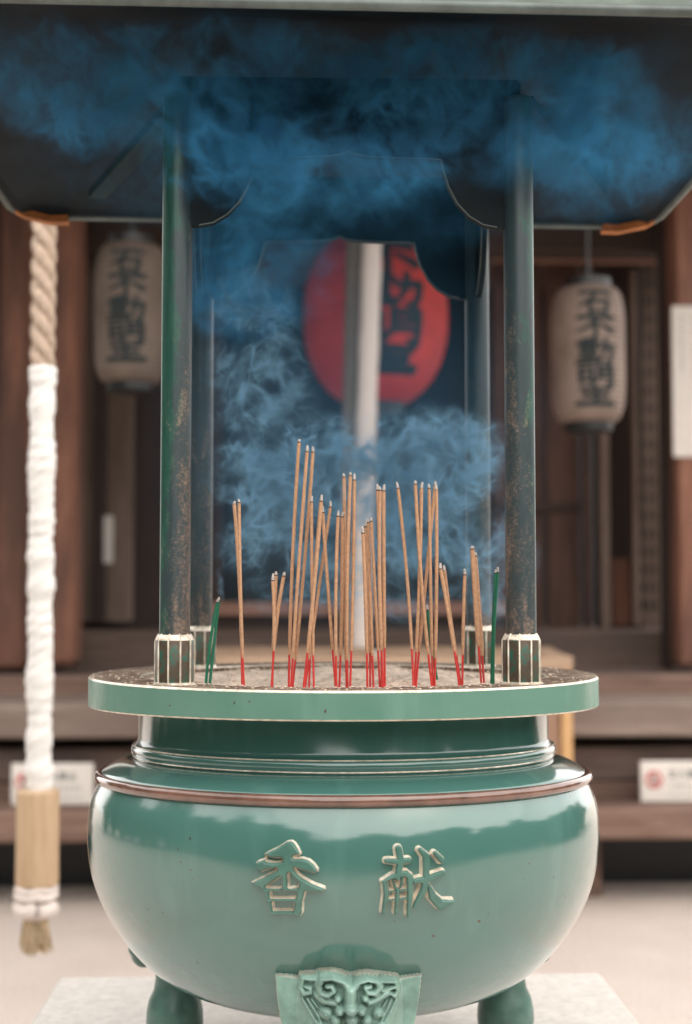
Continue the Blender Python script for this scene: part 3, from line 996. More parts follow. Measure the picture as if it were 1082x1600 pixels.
# ------------------------------------------------------------------ incense sticks
sticks = [
    # tip x, tip y, base x, base y, kind, label
    (341, 935, 323, 1071, 'g', 'green incense stick leaning by the left pillar, outer of two'),
    (343, 933, 328, 1071, 'g', 'green incense stick leaning by the left pillar, inner of two'),
    (366, 783, 378, 1075, 'b', 'brown incense stick of the lone tall pair beside the left pillar, outer one'),
    (374, 780, 382, 1075, 'b', 'brown incense stick of the lone tall pair beside the left pillar, inner one'),
    (426, 896, 423, 1074, 'b', 'short upright brown incense stick, left one of the low trio'),
    (432, 893, 426, 1074, 'b', 'short upright brown incense stick, middle one of the low trio'),
    (445, 894, 427, 1074, 'b', 'short brown incense stick leaning right in the low trio'),
    (468, 686, 452, 1075, 'b', 'tallest brown incense stick, standing left in the highest trio'),
    (481, 696, 455, 1075, 'b', 'very tall leaning brown incense stick, middle one of the highest trio'),
    (490, 698, 457, 1075, 'b', 'very tall leaning brown incense stick, right one of the highest trio'),
    (487, 775, 491, 1075, 'b', 'mid-height upright brown incense stick just right of the highest trio'),
    (503, 773, 474, 1075, 'b', 'mid-height brown incense stick leaning right, its tip above a crossing stick'),
    (504, 790, 525, 1075, 'b', 'brown incense stick leaning left across its neighbours to the right of the highest trio'),
    (502, 780, 484, 1075, 'b', 'brown incense stick tucked behind the mid-height right-leaning one'),
    (518, 783, 477, 1075, 'b', 'most slanted brown incense stick leaning right across a left-leaning one'),
    (529, 798, 527, 1075, 'b', 'brown incense stick left of the cream bell rope, shortest of its bunch'),
    (535, 800, 530, 1075, 'b', 'brown incense stick left of the cream bell rope, half hidden by taller ones'),
    (538, 740, 542, 1075, 'b', 'tall brown incense stick before the rope, left one of three even tips'),
    (548, 738, 544, 1075, 'b', 'tall brown incense stick before the rope, middle one of three even tips'),
    (554, 740, 547, 1075, 'b', 'tall brown incense stick before the rope, right one of three even tips'),
    (567, 822, 574, 1075, 'b', 'dark tipped brown incense stick in front of the cream cloth, lowest tip'),
    (571, 813, 578, 1074, 'b', 'brown incense stick in front of the cream cloth, second of four low tips'),
    (575, 812, 584, 1071, 'b', 'brown incense stick in front of the cream cloth, third of four low tips'),
    (580, 808, 594, 1075, 'b', 'brown incense stick at the right side of the cream cloth, highest of four low tips'),
    (590, 756, 597, 1075, 'b', 'tall brown incense stick touching the cream cloth edge, left one of a tight three'),
    (594, 760, 600, 1075, 'b', 'tall brown incense stick by the cream cloth edge, middle one of a tight three'),
    (600, 757, 602, 1075, 'b', 'tall brown incense stick by the cream cloth edge, right one of a tight three'),
    (621, 753, 646, 1075, 'b', 'lone tall brown incense stick leaning left, right of the cream cloth'),
    (649, 751, 676, 1075, 'b', 'tall brown incense stick leaning left and crossing two others before the right rear pillar'),
    (659, 753, 647, 1075, 'b', 'tall brown incense stick leaning slightly right among the crossed right-hand bunch'),
    (671, 756, 677, 1075, 'b', 'nearly upright tall brown incense stick in the crossed right-hand bunch'),
    (681, 752, 650, 1075, 'b', 'most slanted tall brown incense stick of the crossed right-hand bunch'),
    (682, 756, 679, 1075, 'b', 'upright tall brown incense stick at the right end of the crossed bunch'),
    (668, 945, 685, 1071, 'g', 'short thin green incense stick behind the crossed brown bunch'),
    (687, 880, 718, 1074, 'b', 'short brown incense stick leaning left, outer one of a low pair'),
    (694, 883, 722, 1074, 'b', 'short brown incense stick leaning left, inner one of a low pair'),
    (727, 889, 723, 1074, 'b', 'lone short upright brown incense stick left of the right rear pillar'),
    (738, 853, 753, 1074, 'b', 'thicker brown incense stick before the right rear pillar, higher of a pair'),
    (742, 863, 757, 1074, 'b', 'thicker brown incense stick before the right rear pillar, lower of a pair'),
    (775, 890, 769, 1072, 'g', 'green incense stick by the right front pillar, left one of two'),
    (779, 886, 772, 1072, 'g', 'green incense stick by the right front pillar, right one of two'),
]
TIPS = []
for i, (tx, ty, bx, by, kd, lab) in enumerate(sticks):
    yb = -0.235 - 0.035 * random.random() if 350 < bx < 720 else -0.205 - 0.02 * random.random()
    if 'green' in lab and ('left pillar' in lab): yb = -0.16
    if 'behind the crossed' in lab: yb = -0.12
    if 'right front' in lab: yb = -0.19
    b0 = at_y(bx, by, yb)
    t0 = at_y(tx, ty, yb + random.uniform(-0.02, 0.03))
    # push the foot down to the ash
    d = (t0 - b0)
    k0 = (ash_z(b0.x, b0.y) - 0.012 - b0.z) / d.z
    foot = b0 + d * k0
    L = (t0 - foot).length
    d = (t0 - foot).normalized()
    side = d.cross(Vector((0, 1, 0))).normalized()
    bow = random.uniform(-0.0035, 0.0035) * random.choice((0.6, 1, 1.6))
    def on(s):
        return foot + d * s + side * (bow * 4 * (s / L) * (1 - s / L))
    th = empty('incense_stick', foot + Vector((0, 0, 0.012)), lab, 'incense stick', 'incense sticks in the ash')
    if kd == 'b':
        rl = random.uniform(0.050, 0.066) + 0.012
        tip = random.uniform(0.004, 0.010)
        rB = 0.0026 * (1.35 if 'thicker' in lab else random.uniform(0.88, 1.08))
        MB().tube([on(0), on(rl * 0.5), on(rl + 0.01)], 0.0016, 8).build('bamboo_foot', 'red_foot', th, True)
        n = 10
        pts = [on(rl - 0.004 + (L - tip - rl + 0.004) * q / n) for q in range(n + 1)]
        MB().tube(pts, [rB * 0.75] + [rB * random.uniform(0.96, 1.04) for _ in range(n)], 10).build('incense_coat', 'brown_incense', th, True)
    else:
        tip = random.uniform(0.005, 0.009)
        rB = 0.0023
        MB().tube([on((L - tip) * q / 6) for q in range(7)], rB, 10).build('incense_coat', 'green_incense', th, True)
    a = on(L - tip)
    TIPS.append(on(L))
    bend = side * random.uniform(-0.0016, 0.0016)
    mb = MB()
    mb.tube([a - d * 0.0012, a + d * 0.0004], rB * 1.03, 10, 1)
    mb.tube([a, a + d * tip * 0.5 + bend * 0.3, a + d * tip + bend], [rB * 0.86, rB * 0.78, rB * 0.58], 8, 0)
    mb.build('ash_tip', ['ash_tip', 'ember'], th, True)

# ------------------------------------------------------------------ temple hall behind
hall = empty('temple_hall', (0, 5.0, 0), 'dark weathered wooden temple hall with veranda and steps', 'temple')
def px_box(name, x0, y0, x1, y1, yw, depth, mat, parent=hall, bev=0.006, label=None):
    a = at_y(x0, y0, yw); b = at_y(x1, y1, yw)
    mb = MB().box((a.x, yw, a.z), (b.x, yw + depth, b.z), 0, bev)
    o = mb.build(name, mat, parent)
    if label: o['label'] = label
    return o
Y = lambda d: CAM.y + d
XL, XR = -2.7, 2.2
def plank(name, z0, z1, y0, y1, mat, x0=XL, x1=XR, label=None, bev=0.01):
    o = MB().box((x0, y0, z0), (x1, y1, z1), 0, bev).build(name, mat, hall)
    if label: o['label'] = label
    return o
zz = lambda py, d: at_y(900, py, Y(d)).z
# lower step: thick plank, open below
plank('step_plank', zz(1313, 5.9), zz(1264, 5.9), Y(5.9), Y(6.30), 'wood_step_x', label='lowest thick step plank')
BXL, BXR = (322 - 473) * 5.72 / FPX + CAM.x - 0.012, (896 - 473) * 5.72 / FPX + CAM.x + 0.012     # the steps leave room for the offertory box
MB().box((BXL, Y(5.70), zz(1313, 5.9) + 0.01), (BXR, Y(5.897), zz(1264, 5.9)), 0, 0.008).build('step_plank', 'wood_step_x', hall)
# riser behind, two boards
for _a, _b in ((XL, BXL), (BXR, XR)):
    plank('riser_board', zz(1264, 5.9) - 0.12, zz(1222, 6.22), Y(6.22), Y(6.26), 'wood_step_x', _a, _b)
for _a, _b in ((XL, BXL), (BXR, XR)):
    plank('riser_board', zz(1221, 6.22), zz(1166, 6.25), Y(6.225), Y(6.29), 'wood_floor_x', _a, _b)
# second step
for _a, _b in ((XL, BXL), (BXR, XR)):
    plank('step_plank', zz(1152, 6.1), zz(1098, 6.1), Y(6.1), Y(6.7), 'wood_grey_x', _a, _b, label='grey weathered second step plank')
# third step / veranda edge
plank('veranda_edge', zz(1094, 6.6), zz(1056, 6.6), Y(6.6), Y(6.72), 'wood_step_x')
ZV = zz(1056, 6.6) - 0.004
nb = 7
for k in range(nb):
    y0 = Y(6.725) + k * 0.13
    plank('floor_board', ZV - 0.05, ZV + 0.001 * (k % 2), y0, y0 + 0.127, 'wood_floor_x', bev=0.004)
# raised sill in front of the wall
ZS = zz(985, 7.45)
plank('wall_sill', ZV - 0.02, ZS, Y(7.45), Y(8.6), 'wood_floor_x')
# supports below the steps, dark void behind them
for x0, x1 in ((300, 941),):
    a, b = at_y(x0, 1390, Y(6.12)), at_y(x1, 1390, Y(6.12))
    MB().box((a.x, Y(6.12), -0.02), (b.x, Y(6.4), zz(1313, 5.9)), 0, 0.01).build('step_support', 'wood_step_x', hall)
for x in (-2.6, 2.1):
    MB().box((x - 0.08, Y(6.12), -0.02), (x + 0.08, Y(6.28), zz(1313, 5.9)), 0, 0.01).build('step_support', 'wood_dark_z', hall)
plank('underfloor_shade_wall', -0.02, zz(1313, 5.9) - 0.002, Y(6.42), Y(6.5), 'black')  # painted black to stand in for the shade under the steps

plank('underfloor_shade_wall', -0.02, ZV - 0.06, Y(6.76), Y(6.84), 'black')  # added black wall, blocks the sky showing through beneath the hall

# walls: left bay, right bay, dark interior between
Yw = Y(7.9)
def wallpx(name, x0, x1, mat, yw=Yw, d=0.05, y0=250, y1=985, **k):
    return px_box(name, x0, y0, x1, y1, yw, d, mat, **k)
wallpx('wall_panel', -260, 128, 'wood_dark_z', Yw + 0.05)
wallpx('wall_panel', 129, 330, 'wood_dark_z', Yw + 0.10)
wallpx('door_post', 118, 206, 'wood_grey_z', Yw - 0.10, 0.10, 250, 972, label='brown grey door post below the left white lantern')
px_box('door_post', 150, 250, 166, 968, Yw - 0.115, 0.014, 'wood_dark_z')
wallpx('wall_panel', 300, 345, 'wood_dark_z', Yw + 0.04)
# great reddish post at the far left, standing on the veranda
px_box('round_post', 3, 240, 44, 1046, Y(6.95), 0.3, 'wood_red_z', bev=0.02)
px_box('round_post', 46, 240, 114, 1042, Y(6.88), 0.3, 'wood_red_z', bev=0.03, label='broad red brown post behind the left bell rope')
wallpx('wall_panel', -350, 2, 'wood_dark_z', Y(7.05), 0.1, 240, 1050)
# interior
inn = MB().box((-2.2, Y(10.0), 0.9), (2.4, Y(10.1), 3.448)).build('interior_wall', 'black', hall)  # black colour stands in for the unlit room
px_box('threshold', 318, 941, 800, 962, Y(7.75), 0.12, 'wood_beam_x')
px_box('inner_sill', 318, 963, 800, 1010, Y(7.8), 0.1, 'wood_dark_x')
# right bay
wallpx('wall_panel', 770, 850, 'wood_brown_z', Yw + 0.06)
wallpx('wall_panel', 851, 908, 'wood_brown_z', Yw + 0.04)
px_box('wall_rail', 770, 396, 1060, 410, Yw - 0.16, 0.05, 'wood_beam_x')
px_box('wall_rail', 776, 786, 908, 800, Yw + 0.02, 0.03, 'wood_dark_x')
wallpx('door_post', 909, 925, 'wood_brown_z', Yw - 0.02, 0.07)
wallpx('wall_panel', 926, 1008, 'wood_dark_z', Yw + 0.05, 0.05)
wallpx('door_post', 937, 955, 'wood_grey_z', Yw - 0.06, 0.10, 660, 982)
px_box('wall_panel', 956, 872, 986, 978, Yw - 0.01, 0.05, 'wood_red_z')
wallpx('door_post', 985, 1001, 'wood_grey_z', Yw - 0.10, 0.12, 420, 978, label='pale slim post right of the white lantern')
# lattice window
lat = MB()
for k in range(4):
    x = 1006 + k * 9.6
    a, b = at_y(x, 300, Yw - 0.02), at_y(x + 4.0, 965, Yw - 0.02)
    lat.box((a.x, Yw - 0.02, a.z), (b.x, Yw + 0.006, b.z))
for k in range(24):
    yy = 310 + k * 28
    a, b = at_y(1004, yy, Yw - 0.015), at_y(1040, yy + 12, Yw - 0.015)
    lat.box((a.x, Yw - 0.014, a.z), (b.x, Yw + 0.012, b.z))
lat.build('lattice_window', 'wood_grey_z', hall)
wallpx('wall_panel', 1003, 1100, 'black', Yw + 0.12, 0.04)
px_box('wall_panel', 1002, 962, 1046, 984, Yw - 0.03, 0.06, 'wood_floor_x')
px_box('side_post', 1036, 240, 1050, 1046, Y(7.1), 0.16, 'wood_dark_z', bev=0.01)
px_box('round_post', 1051, 240, 1180, 1042, Y(6.95), 0.3, 'wood_red_z', bev=0.02, label='red brown post carrying a white notice')
wallpx('wall_panel', 1182, 1220, 'wood_dark_z', Y(7.05), 0.1, 240, 1050)
# eaves
plank('eave_soffit', 3.45, 3.55, Y(4.7), Y(10.2), 'wood_dark_x', -3.0, 2.5)
plank('eave_beam', 3.1, 3.448, Y(7.4), Y(7.6), 'wood_dark_x', -2.7, 2.2)
rf = MB().add([(-3.0, Y(4.4), 3.56), (2.5, Y(4.4), 3.56), (2.5, Y(10.4), 6.0), (-3.0, Y(10.4), 6.0), (-3.0, Y(4.4), 3.72), (2.5, Y(4.4), 3.72), (2.5, Y(10.4), 6.2), (-3.0, Y(10.4), 6.2)],
              [(0, 1, 2, 3), (7, 6, 5, 4), (0, 4, 5, 1), (1, 5, 6, 2), (2, 6, 7, 3), (3, 7, 4, 0)])
rf.build('roof', 'wood_dark_x', hall)

# ------------------------------------------------------------------ offertory box
df, db = 5.72, 6.28
xl, xr = (322 - 473) * df / FPX + CAM.x, (896 - 473) * df / FPX + CAM.x
zf_t, zf_b = at_y(880, 1026, Y(df)).z, at_y(880, 1045, Y(df)).z
zb_t = at_y(850, 1011, Y(db)).z
ZB = zz(1264, 5.9) + 0.001
ob = empty('offertory_box', ((xl + xr) / 2, Y((df + db) / 2), ZB), 'pale brown wooden offertory box behind the incense burner', 'offertory box')
MB().box((xl + 0.02, Y(df) + 0.02, ZB + 0.03), (xr - 0.05, Y(db) - 0.02, zf_b - 0.002), 0, 0.006).build('box_body', 'wood_box_z', ob)
for x in (xl + 0.0, xr - 0.048):
    for y in (Y(df) + 0.0, Y(db) - 0.05):
        MB().box((x, y, ZB), (x + 0.045, y + 0.045, zf_b - 0.001), 0, 0.005).build('corner_post', 'wood_orange_z', ob)
def bar(a, b, w_, h_, name, mat):
    a, b = Vector(a), Vector(b)
    d = (b - a).normalized(); s = d.cross(Vector((0, 0, 1))).normalized() * w_ / 2; u_ = Vector((0, 0, h_))
    vs = []
    for c in (a, b):
        vs += [c - s - u_, c + s - u_, c + s, c - s]
    return MB().add(vs, [(0, 1, 2, 3), (7, 6, 5, 4), (0, 4, 5, 1), (1, 5, 6, 2), (2, 6, 7, 3), (3, 7, 4, 0)]).build(name, mat, ob)
bar((xl, Y(df) + 0.03, zf_t), (xr, Y(df) + 0.03, zf_t), 0.06, zf_t - zf_b, 'rim_board', 'wood_pale_x')
bar((xl, Y(db) - 0.03, zb_t), (xr, Y(db) - 0.03, zb_t), 0.06, 0.06, 'rim_board', 'wood_pale_x')
for x in (xl + 0.05, xr - 0.05):
    bar((x, Y(df) + 0.06, zf_t - 0.002), (x, Y(db) - 0.06, zb_t - 0.002), 0.10, 0.045, 'rim_board', 'wood_pale_x')
for k in range(6):
    t = (k + 0.7) / 6.4
    yy = Y(df) + 0.06 + (db - df - 0.12) * t
    zz_ = zf_t + (zb_t - zf_t) * t - 0.010
    bar((xl + 0.10, yy, zz_), (xr - 0.10, yy, zz_), 0.055, 0.03, 'top_slat', 'wood_pale_x')

# small black and white knob standing on the box
kp = at_y(588, 1036, Y(df) + 0.03)
kn = empty('small_knob', (kp.x, kp.y, zf_t), 'tiny white knob with black top standing on the offertory box', 'bell')
MB().ball((kp.x, kp.y, zf_t + 0.012), (0.013, 0.013, 0.013)).build('knob_body', 'sign', kn, True)
MB().ball((kp.x - 0.004, kp.y, zf_t + 0.036), (0.015, 0.013, 0.016)).build('cap', 'black', kn, True)

# ------------------------------------------------------------------ brush characters for the lanterns
GL = {
    'ishi': [([(12, 14), (50, 10), (88, 14)], [6, 5, 7]), ([(52, 12), (42, 38), (10, 68)], [6, 6, 3]), ([(34, 52), (38, 94)], [6, 6]), ([(34, 52), (82, 48)], [5, 6]), ([(82, 48), (76, 94)], [7, 6]), ([(38, 88), (76, 87)], [5, 5])],
    'fu': [([(8, 14), (50, 12), (92, 16)], [6, 6, 8]), ([(54, 16), (38, 48), (6, 76)], [7, 6, 3]), ([(50, 38), (50, 98)], [7, 6]), ([(62, 44), (90, 70)], [4, 9])],
    'dou': [([(50, 5), (18, 11)], [5, 4]), ([(6, 22), (58, 20)], [5, 5]), ([(15, 34), (16, 62)], [5, 5]), ([(15, 34), (49, 32)], [4, 5]), ([(49, 32), (48, 62)], [5, 5]), ([(16, 47), (48, 46)], [4, 4]), ([(16, 61), (48, 60)], [4, 4]), ([(32, 8), (32, 90)], [5, 5]),
            ([(8, 76), (54, 74)], [4, 4]), ([(4, 93), (60, 88)], [5, 5]), ([(60, 36), (93, 32), (90, 62), (84, 94), (72, 86)], [5, 7, 7, 6, 3]), ([(75, 6), (73, 46), (56, 97)], [6, 6, 3])],
    'myo': [([(12, 15), (13, 78)], [6, 6]), ([(12, 15), (41, 14)], [5, 5]), ([(41, 14), (40, 80)], [6, 6]), ([(12, 45), (40, 44)], [5, 5]), ([(12, 75), (40, 74)], [5, 5]), ([(56, 8), (57, 52), (42, 98)], [6, 6, 3]), ([(55, 9), (91, 8), (90, 94), (76, 86)], [5, 7, 7, 3]), ([(57, 34), (88, 33)], [5, 5]), ([(57, 58), (88, 57)], [5, 5])],
    'ou': [([(14, 12), (86, 11)], [6, 6]), ([(20, 50), (80, 49)], [6, 6]), ([(4, 92), (96, 90)], [7, 8]), ([(50, 12), (50, 92)], [7, 7])],
}
def lantern(name, label, x0, x1, y0, y1, yw, mat, shape, glyphs, gbox, nres=150, cap=0.45, rope_len=0.6):
    """lantern filling the picture box x0..x1 / y0..y1 at depth yw; glyphs: (key, top, bottom) in the picture"""
    xm = (x0 + x1) / 2
    c = at_y(xm, (y0 + y1) / 2, yw)
    rad = abs(at_y(x1, (y0 + y1) / 2, yw).x - at_y(x0, (y0 + y1) / 2, yw).x) / 2
    zt, z0 = at_y(xm, y0, yw).z, at_y(xm, y1, yw).z
    H = zt - z0
    th = empty(name, (c.x, yw, z0 - 0.03), label, 'lantern', 'paper lanterns under the eaves')
    n = 60
    prof_ = []
    for i in range(n + 1):
        t = i / n
        s = 2 * t - 1
        prof_.append((rad * shape(s) * (1 + 0.006 * math.sin(t * n * 1.57)), z0 + H * t))
    MB().lathe(prof_, 64, c.x, yw).build('paper_shade', mat, th, True, None)
    rc0, rc1 = prof_[0][0], prof_[-1][0]
    MB().lathe([(rc0 * 0.9, z0 - 0.035), (rc0 * 1.02, z0 - 0.033), (rc0 * 1.04, z0 + 0.008), (rc0 * 0.9, z0 + 0.01)], 40, c.x, yw).build('cap_ring', 'black', th, True)
    MB().lathe([(rc1 * 0.9, zt - 0.01), (rc1 * 1.04, zt - 0.008), (rc1 * 1.02, zt + 0.033), (rc1 * 0.9, zt + 0.035)], 40, c.x, yw).build('cap_ring', 'black', th, True)
    MB().tube([(c.x, yw, zt + 0.03), (c.x, yw, 3.45)], 0.008, 8).build('hanging_cord', 'black', th, True)
    if glyphs:
        gx0, gx1 = gbox
        gy0, gy1 = glyphs[0][1], glyphs[-1][2]
        U, V = np.meshgrid(np.linspace(gx0 - 4, gx1 + 4, nres), np.linspace(gy0 - 4, gy1 + 4, int(nres * (gy1 - gy0) / (gx1 - gx0))))
        sd = np.full(U.shape, -1e3)
        sx = (gx1 - gx0) / 100
        for key, ga, gb in glyphs:
            sy = (gb - ga) / 100
            sd = np.maximum(sd, strokes_sdf((U - gx0) / sx, (V - ga) / sx, [([(x, y * sy / sx) for x, y in p], [q_ * 0.86 for q_ in r_]) for p, r_ in GL[key]]))
        X = np.interp(U, [x0, x1], [-rad, rad])
        Z = np.interp(-V, [-y1, -y0], [z0, zt])
        pz = np.array([p[1] for p in prof_]); pr = np.array([p[0] for p in prof_])
        r_ = np.interp(Z, pz, pr)
        hgt = np.where(sd > 0, 0.0035, np.maximum(sd * 0.002, -0.012))
        rr = r_ + hgt
        ang = np.clip(X / rad, -1.4, 1.4)
        Pp = np.stack([c.x + rr * np.sin(ang), yw - rr * np.cos(ang), Z], -1)
        relief(sd, Pp, -2, lambda a: np.zeros(a.shape, int), 'brush_writing', ['ink'], th)
    return th
def barrel(s):
    return 0.62 + 0.38 * (1 - abs(s) ** 5) ** 0.5 if abs(s) < 1 else 0.62
def globe(s):
    return max(0.40, (1 - (abs(s) * 0.93) ** 2.3) ** 0.5)
five = lambda a, b: [(k, a + (b - a) * p, a + (b - a) * q) for k, p, q in (('ishi', 0.0, 0.22), ('fu', 0.22, 0.42), ('dou', 0.42, 0.66), ('myo', 0.66, 0.84), ('ou', 0.84, 1.0))]
lantern('paper_lantern', 'pale paper lantern with brush writing, in clear view beside the right front pillar', 862, 976, 450, 662, Y(5.9), 'lantern_white', barrel, five(462, 640), (888, 952))
lantern('paper_lantern', 'pale paper lantern coloured as shaded, with brush writing, partly hidden behind the left front pillar', 148, 262, 383, 600, Y(5.9), 'lantern_dim', barrel, five(400, 572), (172, 236))
lantern('paper_lantern', 'large red round paper lantern with brush writing behind the smoke', 474, 700, 362, 632, Y(7.1), 'lantern_red', globe, [('fu', 396, 448), ('dou', 448, 502), ('myo', 504, 556), ('ou', 558, 594)], (540, 662), 170)

# ------------------------------------------------------------------ bell ropes
def twisted(a, b, rad, turns, name, mat, parent, strands=3, n=150):
    mb = MB()
    a, b = Vector(a), Vector(b)
    for s in range(strands):
        pts = []
        for i in range(n + 1):
            t = i / n
            ang = 2 * math.pi * (turns * t + s / strands)
            p = a.lerp(b, t)
            pts.append(p + Vector((math.cos(ang), math.sin(ang), 0)) * rad * 0.5)
        mb.tube(pts, rad * 0.56, 10)
    return mb.build(name, mat, parent, True)
dr = 3.9
ry = Y(dr)
top = at_y(76, 100, ry); jn = at_y(67, 573, ry); we = at_y(61, 1236, ry); he = at_y(57, 1382, ry)
sc_ = dr / FPX
brp = empty('bell_rope', (we.x, ry, at_y(55, 1490, ry).z), 'thick hemp bell rope wrapped in bright white cloth with wooden grip', 'bell rope', 'bell pull ropes')
rtop = Vector((jn.x, ry, 3.5))
twisted(rtop, (jn.x, ry, jn.z - 0.05), 19 * sc_, 9.0, 'twisted_cord', 'rope', brp, 3, 260)
wr = MB()
n = 110
prof_ = []
random.seed(11)
for i in range(n + 1):
    t = i / n
    prof_.append(t)
vs, fs = [], []
nz, na = 420, 40
for i in range(nz + 1):
    t = i / nz
    p = jn.lerp(we, t)
    lump = 0.055 * math.sin(t * 61 + 2.0 * math.sin(t * 13)) + 0.045 * math.sin(t * 27 + 1.0) + 0.03 * math.sin(t * 150 + 3 * math.sin(t * 31))
    for q in range(na):
        a_ = 2 * math.pi * q / na
        hel = 0.055 * abs(math.sin(1.5 * a_ + t * 95 + 1.2 * math.sin(t * 19))) + 0.016 * math.sin(a_ * 5 + t * 240) + 0.012 * math.sin(a_ * 9 - t * 310)
        rr = 20.0 * sc_ * (0.95 + lump + hel) * (0.92 if i in (0, nz) else 1)
        vs.append((p.x + 0.0012 * math.sin(t * 40) + rr * math.cos(a_), p.y + rr * math.sin(a_), p.z))
for i in range(nz):
    for q in range(na):
        q2 = (q + 1) % na
        fs.append((i * na + q, i * na + q2, (i + 1) * na + q2, (i + 1) * na + q))
fs += [tuple(range(na)), tuple(nz * na + q for q in range(na))]
wr.add(vs, fs)
wr.build('cloth_wrap', 'cloth', brp, True)
hb = MB()
hr = 33 * sc_
hb.lathe([(hr * 0.9, we.z + 0.004), (hr * 0.99, we.z), (hr, we.z - 0.01), (hr * 0.985, (we.z + he.z) / 2), (hr, he.z + 0.01), (hr * 0.97, he.z), (hr * 0.8, he.z - 0.002)], 28, (we.x + he.x) / 2, ry)
hb.build('grip', 'handle', brp, True, 40)
kb = MB()
k0 = he.z
for i, (rr, th_, dz) in enumerate(((34, 5.5, -0.010), (35, 7, -0.028), (36, 13, -0.062))):
    ring = [(he.x + (rr - th_) * sc_ * math.cos(2 * math.pi * q / 30), ry + (rr - th_) * sc_ * math.sin(2 * math.pi * q / 30), k0 + dz + 0.003 * math.sin(q * 1.1 + i)) for q in range(31)]
    kb.tube(ring, th_ * sc_, 10, 0, False)
kb.lathe([(15 * sc_, k0 + 0.01), (24 * sc_, k0 - 0.04), (24 * sc_, k0 - 0.08), (10 * sc_, k0 - 0.10)], 20, he.x, ry)
kb.build('knot', 'cloth_pink', brp, True)
tb = MB()
zt_ = k0 - 0.075
ze_ = at_y(55, 1488, ry).z
for i in range(260):
    a = random.uniform(0, 6.28); q = math.sqrt(random.random())
    p0 = Vector((he.x + 16 * sc_ * q * math.cos(a), ry + 16 * sc_ * q * math.sin(a), zt_))
    sp = random.uniform(1.0, 1.7)
    p1 = Vector((he.x + 16 * sc_ * q * sp * math.cos(a) + random.uniform(-0.006, 0.006), ry + 16 * sc_ * q * sp * math.sin(a), ze_ + random.uniform(-0.006, 0.035)))
    mid = p0.lerp(p1, 0.5) + Vector((random.uniform(-0.004, 0.004), 0, 0))
    tb.tube([p0, mid, p1], [0.0028, 0.0026, 0.0015], 5)
tb.build('tassel', 'tassel', brp, True)

# centre rope: dark hemp with a cream cloth band hanging beside it
dc = 6.45
yc = Y(dc)
sc2 = dc / FPX
ct = at_y(557, 370, yc); cb = at_y(543, 1016, yc)
dirc = (cb - ct) / (cb.z - ct.z)
ctop = ct + dirc * (3.45 - ct.z)
cr_ = empty('bell_rope', (cb.x, yc, cb.z), 'dark hemp bell rope beside a cream cloth band, before the red lantern', 'bell rope', 'bell pull ropes')
twisted(ctop, cb, 16.5 * sc2, 16, 'twisted_cord', 'rope_dark', cr_, 3, 260)
st = at_y(582, 370, yc - 0.09); sb = at_y(562, 1017, yc - 0.09)
ds = (sb - st) / (sb.z - st.z)
stop_ = st + ds * (3.45 - st.z)
cw = MB()
pts, rads = [], []
for i in range(60):
    t = i / 59
    p = stop_.lerp(sb, t)
    pts.append(p)
    rads.append(15.5 * sc2 * (1 + 0.03 * math.sin(t * 47) + 0.02 * math.sin(t * 91)))
cw.tube(pts, rads, 16)
cw.build('cloth_band', 'cloth_pink', cr_, True)

